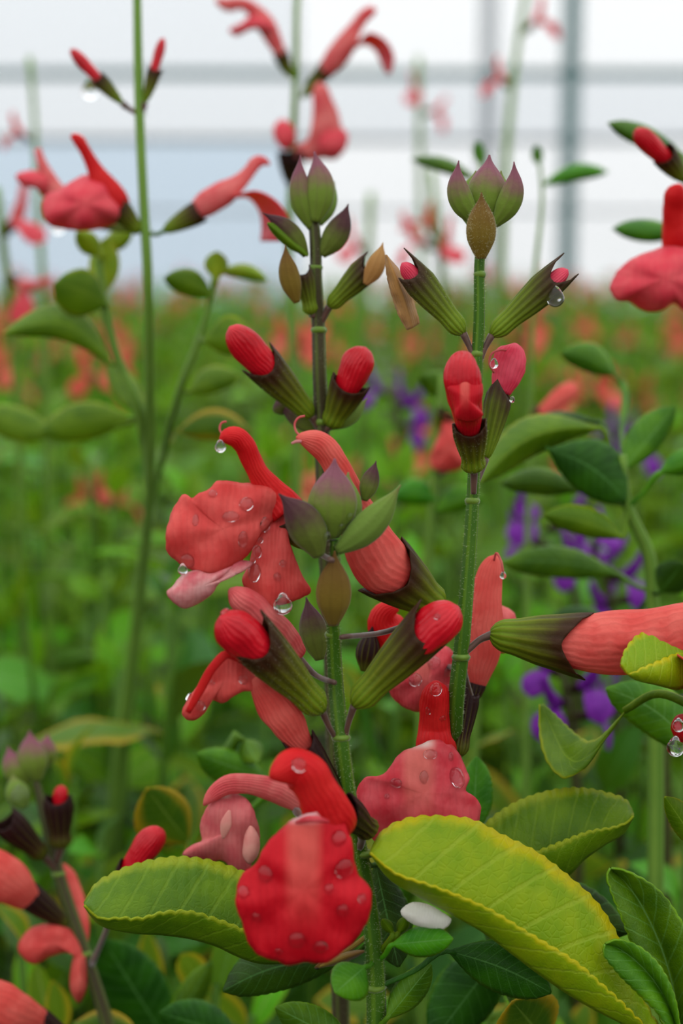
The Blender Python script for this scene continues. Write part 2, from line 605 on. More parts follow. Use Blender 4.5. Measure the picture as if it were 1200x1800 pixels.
M['leaf_fresh'] = leaf_mat('fresh_leaf', lin(74, 112, 6), lin(102, 136, 10), lin(146, 158, 18), trans=.32, edge_lo=.82, vein=lin(136, 164, 44), veins=.25)
M['leaf_green'] = leaf_mat('green_leaf', lin(48, 102, 3), lin(84, 138, 7), lin(108, 150, 14), edge_lo=.9, vein=lin(110, 160, 80), rand=.5, veins=.25, trans=.2, spec=.2, rough=.38)
M['leaf_dark'] = leaf_mat('dark_leaf', lin(24, 62, 3), lin(46, 92, 5), lin(62, 106, 10), edge_lo=.9, vein=lin(84, 138, 64), rand=.6, veins=.25, trans=.15, spec=.2, rough=.38)
M['leaf_far'] = leaf_mat('far_leaf', lin(48, 106, 2), lin(102, 158, 5), lin(132, 158, 6), edge_lo=.85, rand=.7, veins=.1, rough=.45, spec=.12, trans=.25)
M['leaf_yellow'] = leaf_mat('yellow_rim_leaf', lin(58, 102, 16), lin(92, 124, 18), lin(176, 144, 22), edge_lo=.45, vein=lin(130, 160, 60), veins=.2)
M['cream'] = petal_mat('cream_petal', lin(224, 140, 132), lin(232, 166, 152), None, None, .3, .03)
M['white_petal'] = petal_mat('white_petal', lin(240, 240, 226), lin(248, 246, 236), None, None, .3, .03)
M['metal'] = plain('painted_steel', lin(92, 122, 122), .5, var=.08, scale=3)
M['rail'] = plain('grey_rail', lin(150, 156, 160), .5, var=.06, scale=3)
M['soil'] = plain('dark_soil', lin(40, 32, 24), .95, var=.5, scale=25)


def pane_mat(name, tint, clear):
    k = NT(name)
    tr = k.n('BsdfTranslucent')
    df = k.n('BsdfTransparent')
    tr.inputs['Color'].default_value = tint
    df.inputs['Color'].default_value = tint
    mx = k.n('MixShader')
    mx.inputs[0].default_value = clear
    k.t.links.new(tr.outputs[0], mx.inputs[1])
    k.t.links.new(df.outputs[0], mx.inputs[2])
    k.t.links.new(mx.outputs[0], k.out.inputs['Surface'])
    return k.m


M['pane'] = pane_mat('frosted_pane', (1, 1, 1, 1), .8)
M['pane_blue'] = pane_mat('blue_frosted_pane', (.80, .86, .91, 1), .8)
M['pane_grey'] = pane_mat('grey_frosted_pane', (.92, .93, .94, 1), .8)


def water_mat():
    k = NT('water')
    g = k.n('BsdfGlass')
    g.inputs['IOR'].default_value = 1.33
    g.inputs['Roughness'].default_value = 0.0
    g.inputs['Color'].default_value = (1, 1, 1, 1)
    k.t.links.new(g.outputs[0], k.out.inputs['Surface'])
    return k.m


M['water'] = water_mat()

# ================================================================== the greenhouse
def box(x0, x1, y0, y1, z0, z1, bev=0.0):
    V = np.array([(x, y, z) for z in (z0, z1) for y in (y0, y1) for x in (x0, x1)], float)
    F = [(0, 2, 3, 1), (4, 5, 7, 6), (0, 1, 5, 4), (2, 6, 7, 3), (0, 4, 6, 2), (1, 3, 7, 5)]
    return V, F, np.zeros((24, 2))


def flat_shade(o):
    o.data.polygons.foreach_set('use_smooth', np.zeros(len(o.data.polygons), bool))
    return o


WALL_Y = 5.2


def on_wall(px, py, y=WALL_Y):
    r = FWD + RGT * ((px - 600) * KPX) + UPV * ((900 - py) * KPX)
    return CAM + r * (y / r[1])


fl = flat_shade(part('floor', box(-8, 8, -4, 12, -0.05, 0.0), M['soil'], None))
props(fl, 'dark bare soil floor of the greenhouse under the plants', kind='structure')

wall = thing('wall_back', 'greenhouse back wall of frosted panes between grey rails', None, (0, WALL_Y, 0), kind='structure')
z_low = 0.0
rows = [0.0, on_wall(600, 372)[2], on_wall(600, 246)[2], on_wall(600, 131)[2], on_wall(600, -30)[2], 2.2, 2.9]
bay = on_wall(1000, 100)[0]
cols = [bay - 2.6 * k for k in (2, 1)] + [on_wall(528, 300)[0], bay, bay + 1.5, bay + 3.0]
for i in range(len(rows) - 1):
    for j in range(len(cols) - 1):
        left = cols[j + 1] <= on_wall(540, 300)[0]
        m_ = 'pane_blue' if (left and i in (0, 1)) else ('pane_grey' if (left or i in (2,)) else 'pane')
        flat_shade(part('pane', box(cols[j] + .004, cols[j + 1] - .004, WALL_Y, WALL_Y + .006, rows[i] + .003, rows[i + 1] - .003), M[m_], wall))
for i, z in enumerate(rows[1:]):
    h = (.004, .013, .019, .016, .02, .02)[i]
    flat_shade(part('rail', box(cols[0], cols[-1], WALL_Y - .03, WALL_Y - .001, z - h / 2 - .004, z + h / 2 + .004), M['rail'] if i != 2 else M['metal'], wall))
for j, x in enumerate(cols):
    w = .026 if abs(x - bay) < .01 else .003
    flat_shade(part('post', box(x - w, x + w, WALL_Y - .075, WALL_Y - .031, 0, 2.95), M['metal'] if w > .01 else M['rail'], wall))
# a post of the next bay, out beyond the panes
for px in (858,):
    x = on_wall(px, 100, WALL_Y + .5)[0]
    p_ = flat_shade(part('outer_post', box(x - .03, x + .03, WALL_Y + .47, WALL_Y + .53, 0, 2.95), M['rail'], wall))

# ================================================================== leaves and plants of the field
def xform(geo, R, t, s=1.0):
    V, F, L = geo
    return (V * s) @ R.T + t, F, L


def basis(x, up=(0, 0, 1)):
    x = unit(x)
    y = np.cross(up, x)
    if np.linalg.norm(y) < 1e-3:
        y = np.cross((1, 0, 0), x)
    y = unit(y)
    return np.stack([x, y, np.cross(x, y)], 1)


def unit_leaf(w=.42, arch=.2, fold=.25, n=9, m=2, wav=0.0):
    """leaf of length 1 along +x, folded up along its midrib and arching down to its tip"""
    t = np.linspace(0, 1, n)
    hw = w / 2 * np.interp(t, [0, .10, .2, .35, .55, .75, .9, 1], [.06, .08, .5, .88, 1, .84, .5, .04])
    s = np.linspace(-1, 1, 2 * m + 1)
    G = np.zeros((n, 2 * m + 1, 3))
    G[:, :, 0] = t[:, None] - .12 * arch * t[:, None] ** 2
    G[:, :, 1] = hw[:, None] * s[None] * math.cos(fold)
    G[:, :, 2] = hw[:, None] * np.abs(s)[None] ** 1.3 * math.sin(fold) + (.35 * arch * np.sin(t * 2.2) - arch * t ** 2.4)[:, None] + wav * np.sin(t * 14)[:, None] * s[None] ** 2
    UV = np.stack(np.broadcast_arrays(.5 + .5 * s[None], t[:, None]), -1)
    return grid(G, False, UV)


LEAF_SHAPES = [unit_leaf(.42, .15, .3), unit_leaf(.46, .3, .35, wav=.012), unit_leaf(.38, .05, .5), unit_leaf(.5, .4, .2), unit_leaf(.44, .22, -.15, wav=.015)]
LEAF_MESH = {}


def leaf_mesh(k, mat):
    if (k, mat) not in LEAF_MESH:
        LEAF_MESH[k, mat] = mesh('leaf', LEAF_SHAPES[k], M[mat])
    return LEAF_MESH[k, mat]


def grow(rng, spread, height, nst, pairs, leaf_len=(.022, .036), zone=.17):
    """stems and leaf placements of one bushy plant at the origin: [(path, radii)], [(R, t, size)]"""
    stems, leaves = [], []
    for s in range(nst):
        a = 2 * math.pi * (s + rng.uniform(-.3, .3)) / nst
        rr = spread * (0.25 + .75 * rng.random())
        H = height * rng.uniform(.86, 1.04)
        top = np.array([rr * math.cos(a), rr * math.sin(a), H])
        path = crs([(top[0] * .08, top[1] * .08, 0), (top[0] * .35, top[1] * .35, H * .4), (top[0] * .75, top[1] * .75, H * .75), top], 14)
        stems.append((path, np.linspace(.0020, .0009, 14)))
        ph = rng.uniform(0, math.pi)
        for k in range(pairs):
            f = 1 - (k + .15) * zone / pairs / H
            q = path[0] + 0
            i = f * 13
            i0 = int(min(max(i, 0), 12))
            q = path[i0] + (path[i0 + 1] - path[i0]) * (i - i0)
            ang = ph + k * math.pi / 2
            grow_l = np.interp(k / max(pairs - 1, 1), [0, .2, 1], [.45, .85, 1])
            for sgn in (0, math.pi):
                el = np.interp(k / max(pairs - 1, 1), [0, .3, 1], [1.0, .3, -.5]) + rng.normal(0, .3)
                az = ang + sgn + rng.normal(0, .2)
                d = np.array([math.cos(az) * math.cos(el), math.sin(az) * math.cos(el), math.sin(el)])
                R = basis(d, (rng.normal(0, .5), rng.normal(-.25, .5), 1))
                leaves.append((R, q, rng.uniform(*leaf_len) * grow_l))
    return stems, leaves


def flower_geo(s=0.001, seg=8):
    """small salvia flower along +x: calyx, tube with hood, lower lip; returns geometry and material slots"""
    ca = sweep_w(crs([(0, 0, 0), (3, 0, 0), (7, 0, 0), (11, 0, .2)], 6) * s, np.array([.9, 1.7, 2.2, 2.6, 2.9, 3.0]) * s, seg, ref=(0, 1, 0))
    q = crs([(9, 0, 0, 2), (14, 0, .4, 2.9), (18, 0, 1.5, 3.5), (22, 0, 4, 2.7), (26, 0, 7.5, 2.4), (29, 0, 11, 1.9), (30, 0, 13, .6)], 12)
    tu = sweep_w(q[:, :3] * s, q[:, 3] * s, seg, ref=(0, 1, 0), flat=.85)
    mid = crs([(15, 0, -2.2), (19, 0, -4), (22, 0, -9), (22.5, 0, -15), (21, 0, -20)], 9)
    hw = np.interp(np.linspace(0, 1, 9), [0, .2, .45, .7, .9, 1], [2.5, 4, 8.8, 9, 6.5, 1.5])
    G = np.zeros((9, 7, 3))
    for j, sg in enumerate(np.linspace(-1, 1, 7)):
        G[:, j] = mid + np.stack([-2.2 * sg ** 2 * np.linspace(.2, 1, 9), hw * sg, .8 * sg ** 2 * np.ones(9)], 1)
    li = grid(G * s)
    g = join([ca, tu, li])
    mi = [0] * len(ca[1]) + [1] * len(tu[1]) + [2] * len(li[1])
    return g, mi


FG, FMI = flower_geo()
FLOWER_MESH = {'orange': mesh('flower', FG, [M['calyx'], M['tube'], M['far_orange']], FMI),
               'coral': mesh('flower', FG, [M['calyx'], M['tube_rose'], M['far_coral']], FMI),
               'red': mesh('flower', FG, [M['calyx_dark'], M['tube_red'], M['coral']], FMI),
               'purple': mesh('flower', FG, [M['calyx_dark'], M['purple'], M['purple']], FMI)}


def child_mesh(name, me, parent, R, t, s, rel=True):
    o = bpy.data.objects.new(name, me)
    COL.objects.link(o)
    o.parent = parent
    Mx = Matrix.Translation(Vector(t)) @ Matrix(np.asarray(R).tolist()).to_4x4() @ Matrix.Scale(s, 4)
    o.matrix_local = Mx
    return o


def flower_dirs(rng, n, ph=0.0):
    out = []
    for k in range(n):
        a = ph + k * math.pi / 2 * 1.0 + (k // 2) * .8 + rng.normal(0, .2)
        el = rng.uniform(.3, .8)
        out.append(np.array([math.cos(a) * math.cos(el), math.sin(a) * math.cos(el), math.sin(el)]))
    return out


def near_plant(x, y, top, label, seed, nst=5, pairs=4, spread=.05, colour=None, nfl=0, mats=('leaf_green', 'leaf_dark', 'leaf_far'), rise=.05, leaf_len=(.022, .036), zone=.17, group='leafy salvia plants just behind the sharp stems'):
    """a bushy plant whose leaves are told apart: every leaf is a part"""
    rng = np.random.default_rng(seed)
    t = thing('salvia_plant', label, 'plant', (x, y, 0), group)
    stems, leaves = grow(rng, spread, top, nst, pairs, leaf_len, zone)
    off = np.array([x, y, 0])
    for path, r in stems:
        part('stem', sweep_w(path + off, r, 6, ref=(0, 1, 0)), M['stem'], t)
    for R, q, s in leaves:
        child_mesh('leaf', leaf_mesh(int(rng.integers(len(LEAF_SHAPES))), mats[int(rng.integers(len(mats)))]), t, R, q, s)
    if colour:
        for k in range(nfl):
            path, _ = stems[k % len(stems)]
            b = path[-1]
            tip = b + np.array([rng.normal(0, .008), rng.normal(0, .008), rise * rng.uniform(.7, 1.2)])
            pp = crs([b - (0, 0, .01), (b + tip) / 2, tip], 8)
            part('flower_stalk', sweep_w(pp + off, np.linspace(.0012, .0006, 8), 6, ref=(0, 1, 0)), M['stem_dark'] if colour == 'purple' else M['stem'], t)
            n = 5
            for i, d in enumerate(flower_dirs(rng, n, rng.uniform(0, 6))):
                f = .35 + .6 * i / n
                child_mesh('flower', FLOWER_MESH['orange' if colour == 'coral' else colour], t, basis(d), b + (tip - b) * f, rng.uniform(.5, .8) * (1 - .3 * i / n) * (.75 if colour == 'purple' else 1))
    return t


def far_protos(n, colour_sets):
    out = []
    for k in range(n):
        rng = np.random.default_rng(100 + k)
        stems, leaves = grow(rng, .10, .40, 16, 5, (.028, .046))
        fol = join([xform(LEAF_SHAPES[int(rng.integers(len(LEAF_SHAPES)))], R, q, s) for R, q, s in leaves])
        stg = join([sweep_w(p, r, 5, ref=(0, 1, 0)) for p, r in stems])
        sp = []
        for j in range((1, 2, 1, 0, 2, 1, 1)[k % 7]):
            path = stems[(j * 5) % len(stems)][0]
            b = path[-1]
            tip = b + np.array([rng.normal(0, .012), rng.normal(0, .012), rng.uniform(.0, .06)])
            gs, mi = [], []
            stk = sweep_w(crs([b - (0, 0, .01), (b + tip) / 2, tip], 6), np.linspace(.0013, .0006, 6), 5, ref=(0, 1, 0))
            gs.append(stk)
            mi += [3] * len(stk[1])
            for i, d in enumerate(flower_dirs(rng, 5, rng.uniform(0, 6))):
                f = .2 + .75 * i / 5
                gs.append(xform(FG, basis(d), b + (tip - b) * f, rng.uniform(.7, 1.1) * (1 - .3 * i / 6)))
                mi += FMI
            sp.append((join(gs), mi))
        c = colour_sets[k % len(colour_sets)]
        pm = [M['calyx'], M['tube'], M['far_orange'], M['stem']] if c == 'coral' else [M['calyx_dark'], M['purple'], M['purple'], M['stem_dark']]
        out.append((mesh('foliage', fol, M['leaf_far']), mesh('stems', stg, M['stem']), [mesh('flower_spike', g, pm, mi) for g, mi in sp]))
    return out


FAR = far_protos(7, ['coral'])


def far_plant(proto, x, y, rz, s, sz, label, group):
    t = thing('salvia_plant', label, 'plant', (x, y, 0), group)
    R = np.array([[math.cos(rz), -math.sin(rz), 0], [math.sin(rz), math.cos(rz), 0], [0, 0, 1]])
    o = child_mesh('foliage', proto[0], t, R, (0, 0, 0), s)
    o['kind'] = 'stuff'
    child_mesh('stems', proto[1], t, R, (0, 0, 0), s)
    for sp in proto[2]:
        child_mesh('flower_spike', sp, t, R, (0, 0, 0), s)
    return t


rng = np.random.default_rng(21)
d = 0.86
row = 0
ZONES = [(190, 'left of the tall left stem'), (420, 'right of the tall left stem'), (640, 'behind the centre bud stem'),
         (900, 'behind the tall right bud stem'), (9999, 'right of the tall bud stem')]
while d < 4.9:
    halfw = .25 * d + .38
    step = .205 + .02 * d
    nx = max(1, int(2 * halfw / step))
    for i in range(nx + 1):
        x = -halfw + 2 * halfw * (i + (.5 if row % 2 else 0)) / nx + rng.normal(0, .012)
        y = d + rng.normal(0, .015)
        sx = (x / (KPX * d)) + 600
        pr = FAR[int(rng.integers(len(FAR)))]
        zone = next(n_ for lim, n_ in ZONES if sx < lim)
        rank = 'nearest soft rows' if d < 1.3 else ('middle rows' if d < 2.6 else 'farthest rows')
        far_plant(pr, x, y, rng.uniform(0, 6.28), rng.uniform(.95, 1.05), 1, 'blurred coral plant in the %s, %s' % (rank, zone), 'coral plants in the %s %s' % (rank, zone))
    d += step * 1.0
    row += 1

# the bed goes on to both sides of the near plants
for x, y in ((-.30, .42), (.29, .40), (-.50, .50), (.50, .52)):
    side = 'left' if x < 0 else 'right'
    far_plant(FAR[int(rng.integers(len(FAR)))], x, y, rng.uniform(0, 6.28), 1.0, 1, 'coral plant of the same bed just beyond the %s edge of the picture' % side, 'coral plants beyond the %s edge' % side)

# plants close behind the sharp stems, each leaf its own
NEAR = [
    # x m, distance m, top below the camera m, label, colour, flowers, stems
    (-.06, .335, .155, 'dark leafy plant low at lower left under the serrated leaf', None, 0, 11),
    (.05, .34, .16, 'dark leafy plant low at lower right under the lime leaf', None, 0, 11),
    (-.09, .41, .112, 'green leafy plant at left edge behind the small dark stem', None, 0, 13),
    (-.015, .43, .118, 'green leafy plant behind the wet centre flowers', None, 0, 13),
    (.075, .44, .125, 'purple-flowered plant behind the curled leaf and horizontal coral flower', 'purple', 2, 13),
    (-.085, .52, .088, 'blurred leafy plant behind the tall left stem', None, 0, 14),
    (.01, .56, .09, 'blurred leafy plant between the two sharp stems', None, 0, 14),
    (.115, .57, .10, 'purple-flowered leafy plant at right behind the broad leaves', 'purple', 4, 14),
    (-.14, .66, .076, 'soft leafy plant with coral blooms behind the big left leaf', 'coral', 2, 13),
    (-.045, .70, .076, 'soft leafy plant with coral blooms behind the centre bud stem', 'coral', 2, 13),
    (.065, .72, .076, 'soft leafy plant with coral blooms behind the tall right bud stem', 'coral', 2, 13),
    (.17, .72, .078, 'soft leafy plant with coral blooms behind the right edge flower', 'coral', 1, 13),
]
for i, (x, dd, below, lb, colr, nf, ns) in enumerate(NEAR):
    near_plant(x, dd, CAM_H - below, lb, 300 + i, nst=ns, pairs=6, spread=.058, colour=colr, nfl=nf,
               mats=('leaf_green', 'leaf_dark', 'leaf_far', 'leaf_dark', 'leaf_yellow') if dd < .5 else ('leaf_green', 'leaf_far', 'leaf_far'),
               rise=.03, leaf_len=(.03, .048), zone=.2)

# ================================================================== flowering stems, from the photograph's plane of focus outwards
def stem_thing(name, label, pts, mat, cat='flower stem', n=60, nseg=12, down=0.0, group=None, nhair=0, square=.06, lean=(0, .02)):
    """one flowering stem: px path from the top down, then on to the ground"""
    q = crs(pts, n)
    C = np.array([P(a, b, c) for a, b, c, _ in q])
    r = np.array([rr * PXM(c) for _, _, c, rr in q])
    e = C[-1]
    dirn = unit(C[-1] - C[-4])
    g1 = e + np.array([dirn[0] * .03 + lean[0] * .3, lean[1] * .3, -.12])
    g2 = np.array([e[0] + lean[0], e[1] + lean[1], 0.0])
    ext = crs([C[-3], e, g1, g2], 16)[2:]
    ext = ext[ext[:, 2] < e[2] - .004]
    C2 = np.vstack([C, ext])
    r2 = np.concatenate([r, np.full(len(ext), r[-1])])
    t = thing(name, label, cat, (g2[0], g2[1], 0), group)
    g = sweep_w(C2, r2, nseg, square=square)
    part('stem', g, M[mat], t)
    if nhair:
        gg = sweep_w(C, r, nseg)
        part('fine_down', hairs(gg, nhair, .0004, .000015, seed=len(label)), M['hair'], t, kind='stuff')
    return t


def node(t, px, py, z, r, mat='node'):
    """swollen joint ring of a stem"""
    c = P(px, py, z)
    k = PXM(z)
    q = [(0, 5, r * .98), (0, 2.5, r * 1.1), (0, 0, r * 1.2), (0, -2.5, r * 1.12), (0, -6, r)]
    C = np.array([c + UPV * (b * k) for _, b, _ in q])
    part('stem_node', sweep_w(C, [rr * k for _, _, rr in q], 12, square=.06), M[mat], t)


def bud(t, ped, cb, cm, R, knob=None, knob_r=0, cmat='calyx', kmat='bud_red', label=None, nh=0, kn_flat=.9, kn_groove=.05, **kw):
    """stalk, ribbed calyx and, where it shows, the rolled petals"""
    h = holder('bud', t, label, P(*cb))
    if ped is not None:
        part('stalk', sweep([tuple(ped[0]) + (5,)] + [tuple(p) + (5,) for p in ped[1:]] + [tuple(cb) + (7,)], 8, 10), M['pedicel'], h)
    g = calyx(cb, cm, R, **kw)
    part('calyx', g, M[cmat], h, solid=.00018)
    if nh:
        part('fine_down', hairs(g, nh, .0003, .000013, seed=nh + int(R)), M['hair'], h, kind='stuff')
    if knob is not None:
        cbv, cmv = np.array(cb, float), np.array(cm, float)
        st = cbv + (cmv - cbv) * .55
        kn = np.array(knob, float)
        ax = kn - st
        pts = []
        for f, rr in ((0, .55), (.3, .8), (.55, .96), (.72, 1.0), (.86, .84), (.95, .52), (.99, .25), (1.0, .06)):
            pts.append(tuple(st + ax * f) + (knob_r * rr,))
        part('petals', sweep(pts, 20, 26, flat=kn_flat, wr=.025, rib=kn_groove, nrib=3), M[kmat], h)
    return h


def pods(t, items, name='bud_scale'):
    for b, tip, R, bend, mat, fl in items:
        part(name, pod(b, tip, R, bend, fl), M[mat], t)


def style(h, pts, mat='tube_rose'):
    part('style', sweep([p + (2.0,) for p in pts], 6, 16), M[mat], h)


# ------------------------------------------------------------------ right-hand sharp stem (B)
B = stem_thing('flowering_salvia', 'tall sharp salvia stem right of centre topped by a cluster of mauve pointed buds',
               [(850, 385, 0, 8), (843, 452, 0, 8.5), (842, 560, 0, 9.5), (838, 640, 0, 10), (832, 850, 0, 10.5), (823, 1000, 0, 11.5),
                (812, 1130, 0, 13), (800, 1250, 3, 14), (798, 1330, 11, 14), (806, 1450, 20, 14), (860, 1620, 25, 15), (930, 1800, 28, 16), (950, 1840, 30, 16)],
               'stem', n=90, nhair=3000)
for a in ((843, 482, 0, 9), (838, 622, 0, 10), (830, 880, 0, 11), (810, 1155, 0, 13.5)):
    node(B, *a)
pods(B, [((838, 392, 2), (806, 282, 0), 22, -16, 'pod_mauve', .8), ((868, 396, 2), (903, 284, 0), 22, 14, 'pod_mauve', .8),
         ((852, 398, 4), (860, 272, 4), 37, 0, 'pod_mauve', .8), ((828, 396, 8), (836, 300, 8), 24, -6, 'pod_green', .8),
         ((872, 396, 8), (880, 300, 8), 24, 4, 'pod_green', .8)])
g = pod((845, 455, -3), (846, 338, -5), 27, 0, .8)
part('bract', g, M['bract'], B)
part('fine_down', hairs(g, 900, .0003, .000013, seed=5), M['hair'], B, kind='stuff')
bud(B, [(836, 640, 0), (826, 612, 0)], (814, 586, 0), (722, 478, -1), 28, (706, 462, -1), 15, 'calyx_green', nh=800, up=1.0, low=.35, flare=-.5, base_r=.42, w=.9, kmat='bud_pink', flat=.8)
bud(B, [(842, 640, 0), (852, 612, 0)], (864, 589, 0), (978, 486, -1), 28, (998, 474, -1), 15, 'calyx_green', nh=800, up=.9, low=.8, flare=-.35, base_r=.42, w=.9, kmat='bud_pink', flat=.8)
# half-open red flower facing the camera
h = bud(B, [(832, 868, -2)], (833, 828, -3), (825, 748, -8), 30, None, 0, 'calyx', nh=500, up=.5, low=.5, flare=-.1, base_r=.5)
part('petals', sweep([(826, 760, -7, 18), (823, 735, -9, 25), (820, 712, -11, 29), (816, 690, -12, 31), (813, 665, -13, 33), (812, 645, -13, 29), (813, 630, -12, 19), (814, 621, -11, 9), (815, 617, -11, 2)], 20, 30, flat=.85, wr=.035, rib=.05, nrib=3), M['bud_red'], h)
part('folded_lip', sheet([(786, 672), (800, 660), (826, 661), (846, 674), (846, 700), (840, 716), (848, 728), (838, 738), (818, 741), (802, 735), (798, 718), (792, 700)], (818, 698), -15.5, cup=2.0, wave=.3, ridge=.12), M['red'], h, solid=.0002)
h = bud(B, [(832, 862, 2)], (853, 806, 4), (878, 690, 4), 27, None, 0, 'calyx_green', nh=700, up=.7, low=.35, flare=-.35, base_r=.3, twist=1.1)
part('petals', sweep([(880, 690, 6, 16), (888, 665, 6, 24), (895, 640, 6, 28), (900, 622, 6, 25), (904, 610, 6, 15), (905, 603, 6, 3)], 20, 22, flat=.8, wr=.035, rib=.06, nrib=4), M['bud_pink'], h)
style(h, [(868, 655, 4), (860, 640, 3), (864, 622, 3), (880, 615, 4), (892, 616, 5)])
# open flower reaching out of the frame to the right
h = holder('flower', B, None, P(862, 1115, 0))
part('stalk', sweep([(810, 1152, 0, 6), (824, 1141, 0, 6), (844, 1124, 0, 6), (866, 1115, 0, 8)], 8, 12), M['pedicel'], h)
g = calyx((862, 1114, 0), (1010, 1133, 0), 50, cleft=.8, tooth=.5, up=.75, low=.75, flare=.25, base_r=.36, n=26, w=1.0)
part('calyx', g, M['calyx'], h, solid=.0002)
part('fine_down', hairs(g, 1500, .0003, .000013, seed=8), M['hair'], h, kind='stuff')
part('corolla_tube', sweep([(960, 1128, 0, 28), (1010, 1131, 0, 46), (1050, 1132, 0, 54), (1100, 1128, 0, 57), (1150, 1122, 0, 57), (1200, 1108, 0, 50), (1260, 1085, 0, 38), (1310, 1045, 0, 26), (1335, 1005, 0, 17), (1342, 985, 0, 4)], 24, 40, flat=.8, wr=.035), M['tube'], h)
part('lower_lip', blade([(1190, 1150, -6), (1230, 1180, -12), (1260, 1260, -14), (1270, 1340, -12), (1262, 1370, -8)], [(1190, 1160, 0), (1250, 1180, 0), (1290, 1260, 0), (1296, 1340, 0), (1280, 1376, 0)], [(1190, 1150, 6), (1230, 1180, 12), (1260, 1260, 14), (1270, 1340, 12), (1262, 1372, 8)], 20, 5), M['coral'], h, solid=.0002)
# rose flower standing behind the stem
h = holder('flower', B, None, P(815, 1165, 12))
part('stalk', sweep([(812, 1160, 2, 5), (818, 1190, 8, 5), (828, 1230, 12, 6)], 6, 8), M['pedicel'], h)
part('calyx', calyx((832, 1232, 14), (838, 1204, 15), 15, up=.4, low=.4), M['calyx_dark'], h, solid=.0002)
part('corolla_tube', sweep([(838, 1215, 15, 10), (842, 1190, 15, 20), (848, 1150, 15, 30), (850, 1105, 15, 33), (853, 1060, 15, 29), (858, 1020, 15, 24), (864, 995, 15, 19), (870, 980, 15, 9), (872, 975, 15, 2)], 18, 32, flat=.7, wr=.035), M['tube'], h)
part('lower_lip', sheet([(868, 1062), (884, 1066), (904, 1080), (906, 1096), (894, 1112), (905, 1126), (900, 1142), (880, 1148), (864, 1140), (862, 1100)], (882, 1105), 19, cup=3), M['tube_rose'], h, solid=.0002)
style(h, [(868, 985, 14), (872, 972, 13), (880, 985, 12), (884, 1005, 12)])
# dark closed calyx low on the stem
bud(B, None, (808, 1328, 6), (826, 1215, 8), 19, None, 0, 'calyx_dark', up=.9, low=.2, flare=-.5, twist=.4, base_r=.5)
# front flower between the two sharp stems, hood upright
h = holder('flower', B, None, P(780, 1320, 11))
part('stalk', sweep([(798, 1345, 16, 6), (792, 1335, 13, 6), (785, 1328, 11, 7)], 6, 8), M['pedicel'], h)
part('calyx', calyx((788, 1332, 13), (768, 1320, 7), 30, up=.3, low=.3), M['calyx_dark'], h, solid=.0002)
part('hood', sweep([(766, 1322, 5, 36), (764, 1303, 4, 32), (764, 1281, 4, 27), (764, 1255, 3, 26), (765, 1232, 2, 26), (766, 1214, 1, 22), (766, 1202, 1, 13), (766, 1196, 1, 3)], 20, 30, flat=.9, wr=.035, rib=.04, nrib=4), M['tube_red'], h)
part('lower_lip', sheet([(738, 1310), (701, 1327), (680, 1356), (668, 1364), (641, 1367), (628, 1388), (632, 1430), (655, 1475), (690, 1500), (740, 1512), (790, 1500), (822, 1470), (841, 1440), (844, 1416), (828, 1397), (818, 1391), (824, 1368), (815, 1345), (798, 1314), (768, 1300)], (745, 1395), 0, cup=2.6, wave=.8, nw=6, ridge=1.0), M['rose'], h, solid=.00025)
# blurred flower behind, left of the stem
h = holder('flower', B, None, P(740, 1150, 22))
part('stalk', sweep([(806, 1165, 3, 5), (795, 1172, 12, 5), (780, 1172, 18, 7)], 6, 8), M['pedicel'], h)
part('hood', sweep([(760, 1160, 20, 34), (728, 1142, 20, 42), (704, 1128, 19, 42), (684, 1108, 18, 36), (676, 1086, 17, 28), (684, 1072, 16, 18), (700, 1068, 16, 6)], 18, 26, flat=.8, wr=.035), M['tube_red'], h)
part('lower_lip', sheet([(684, 1212), (706, 1240), (756, 1250), (792, 1226), (800, 1170), (790, 1140), (764, 1134), (728, 1160), (700, 1185)], (750, 1195), 13, cup=5, wave=.8), M['rose'], h, solid=.00025)

# ------------------------------------------------------------------ centre sharp stem (A)
A = stem_thing('flowering_salvia', 'front centre salvia stem carrying red buds, wet coral flowers and pale green top buds',
               [(588, 950, -14.9, 8), (586, 1010, -13.6, 9), (584, 1080, -11.2, 10), (586, 1120, -9.9, 11.5), (590, 1200, -8.1, 12.5), (598, 1290, -10, 13.5), (612, 1400, -8, 14), (632, 1500, -6, 14),
                (650, 1600, -5, 14), (660, 1720, -4, 16), (662, 1840, -3, 17)], 'stem', n=90, nhair=2600)
for a in ((584, 1115, -9.9, 11), (588, 982, -14.3, 9), (599, 1296, -10, 14), (640, 1500, -6, 15), (658, 1735, -4, 17)):
    node(A, *a)
pods(A, [((582, 945, -14.9), (588, 806, -17.4), 44, 0, 'pod_mauve', .8), ((600, 940, -12.4), (612, 830, -12.4), 32, 0, 'pod_green', .8), ((560, 978, -16.7), (490, 868, -19.2), 34, 10, 'pod_dark', .85),
         ((592, 968, -16.1), (704, 852, -18), 28, 10, 'pod_green', .8), ((640, 880, -11.2), (661, 810, -10.5), 17, 0, 'pod_dark', .85)])
part('bract', pod((585, 1098, -12.4), (588, 968, -16.7), 32, 0, .8), M['bract'], A)
part('bract', pod((562, 1160, 6), (538, 1050, 8), 26, 0, .8), M['pod_dark'], A)
part('bract', pod((640, 1180, 16), (655, 1100, 16), 22, 0, .8), M['calyx_dark'], A)
bud(A, [(590, 1298, -10), (577, 1275, -12)], (566, 1250, -13), (448, 1128, -20), 42, (386, 1084, -23), 39, 'calyx', nh=1500, up=.8, low=.75, flare=.1, base_r=.42)
bud(A, [(606, 1298, -10), (611, 1275, -11)], (622, 1240, -12), (748, 1108, -14), 40, (806, 1066, -15), 38, 'calyx', nh=1500, up=.75, low=.7, flare=.08, base_r=.42)
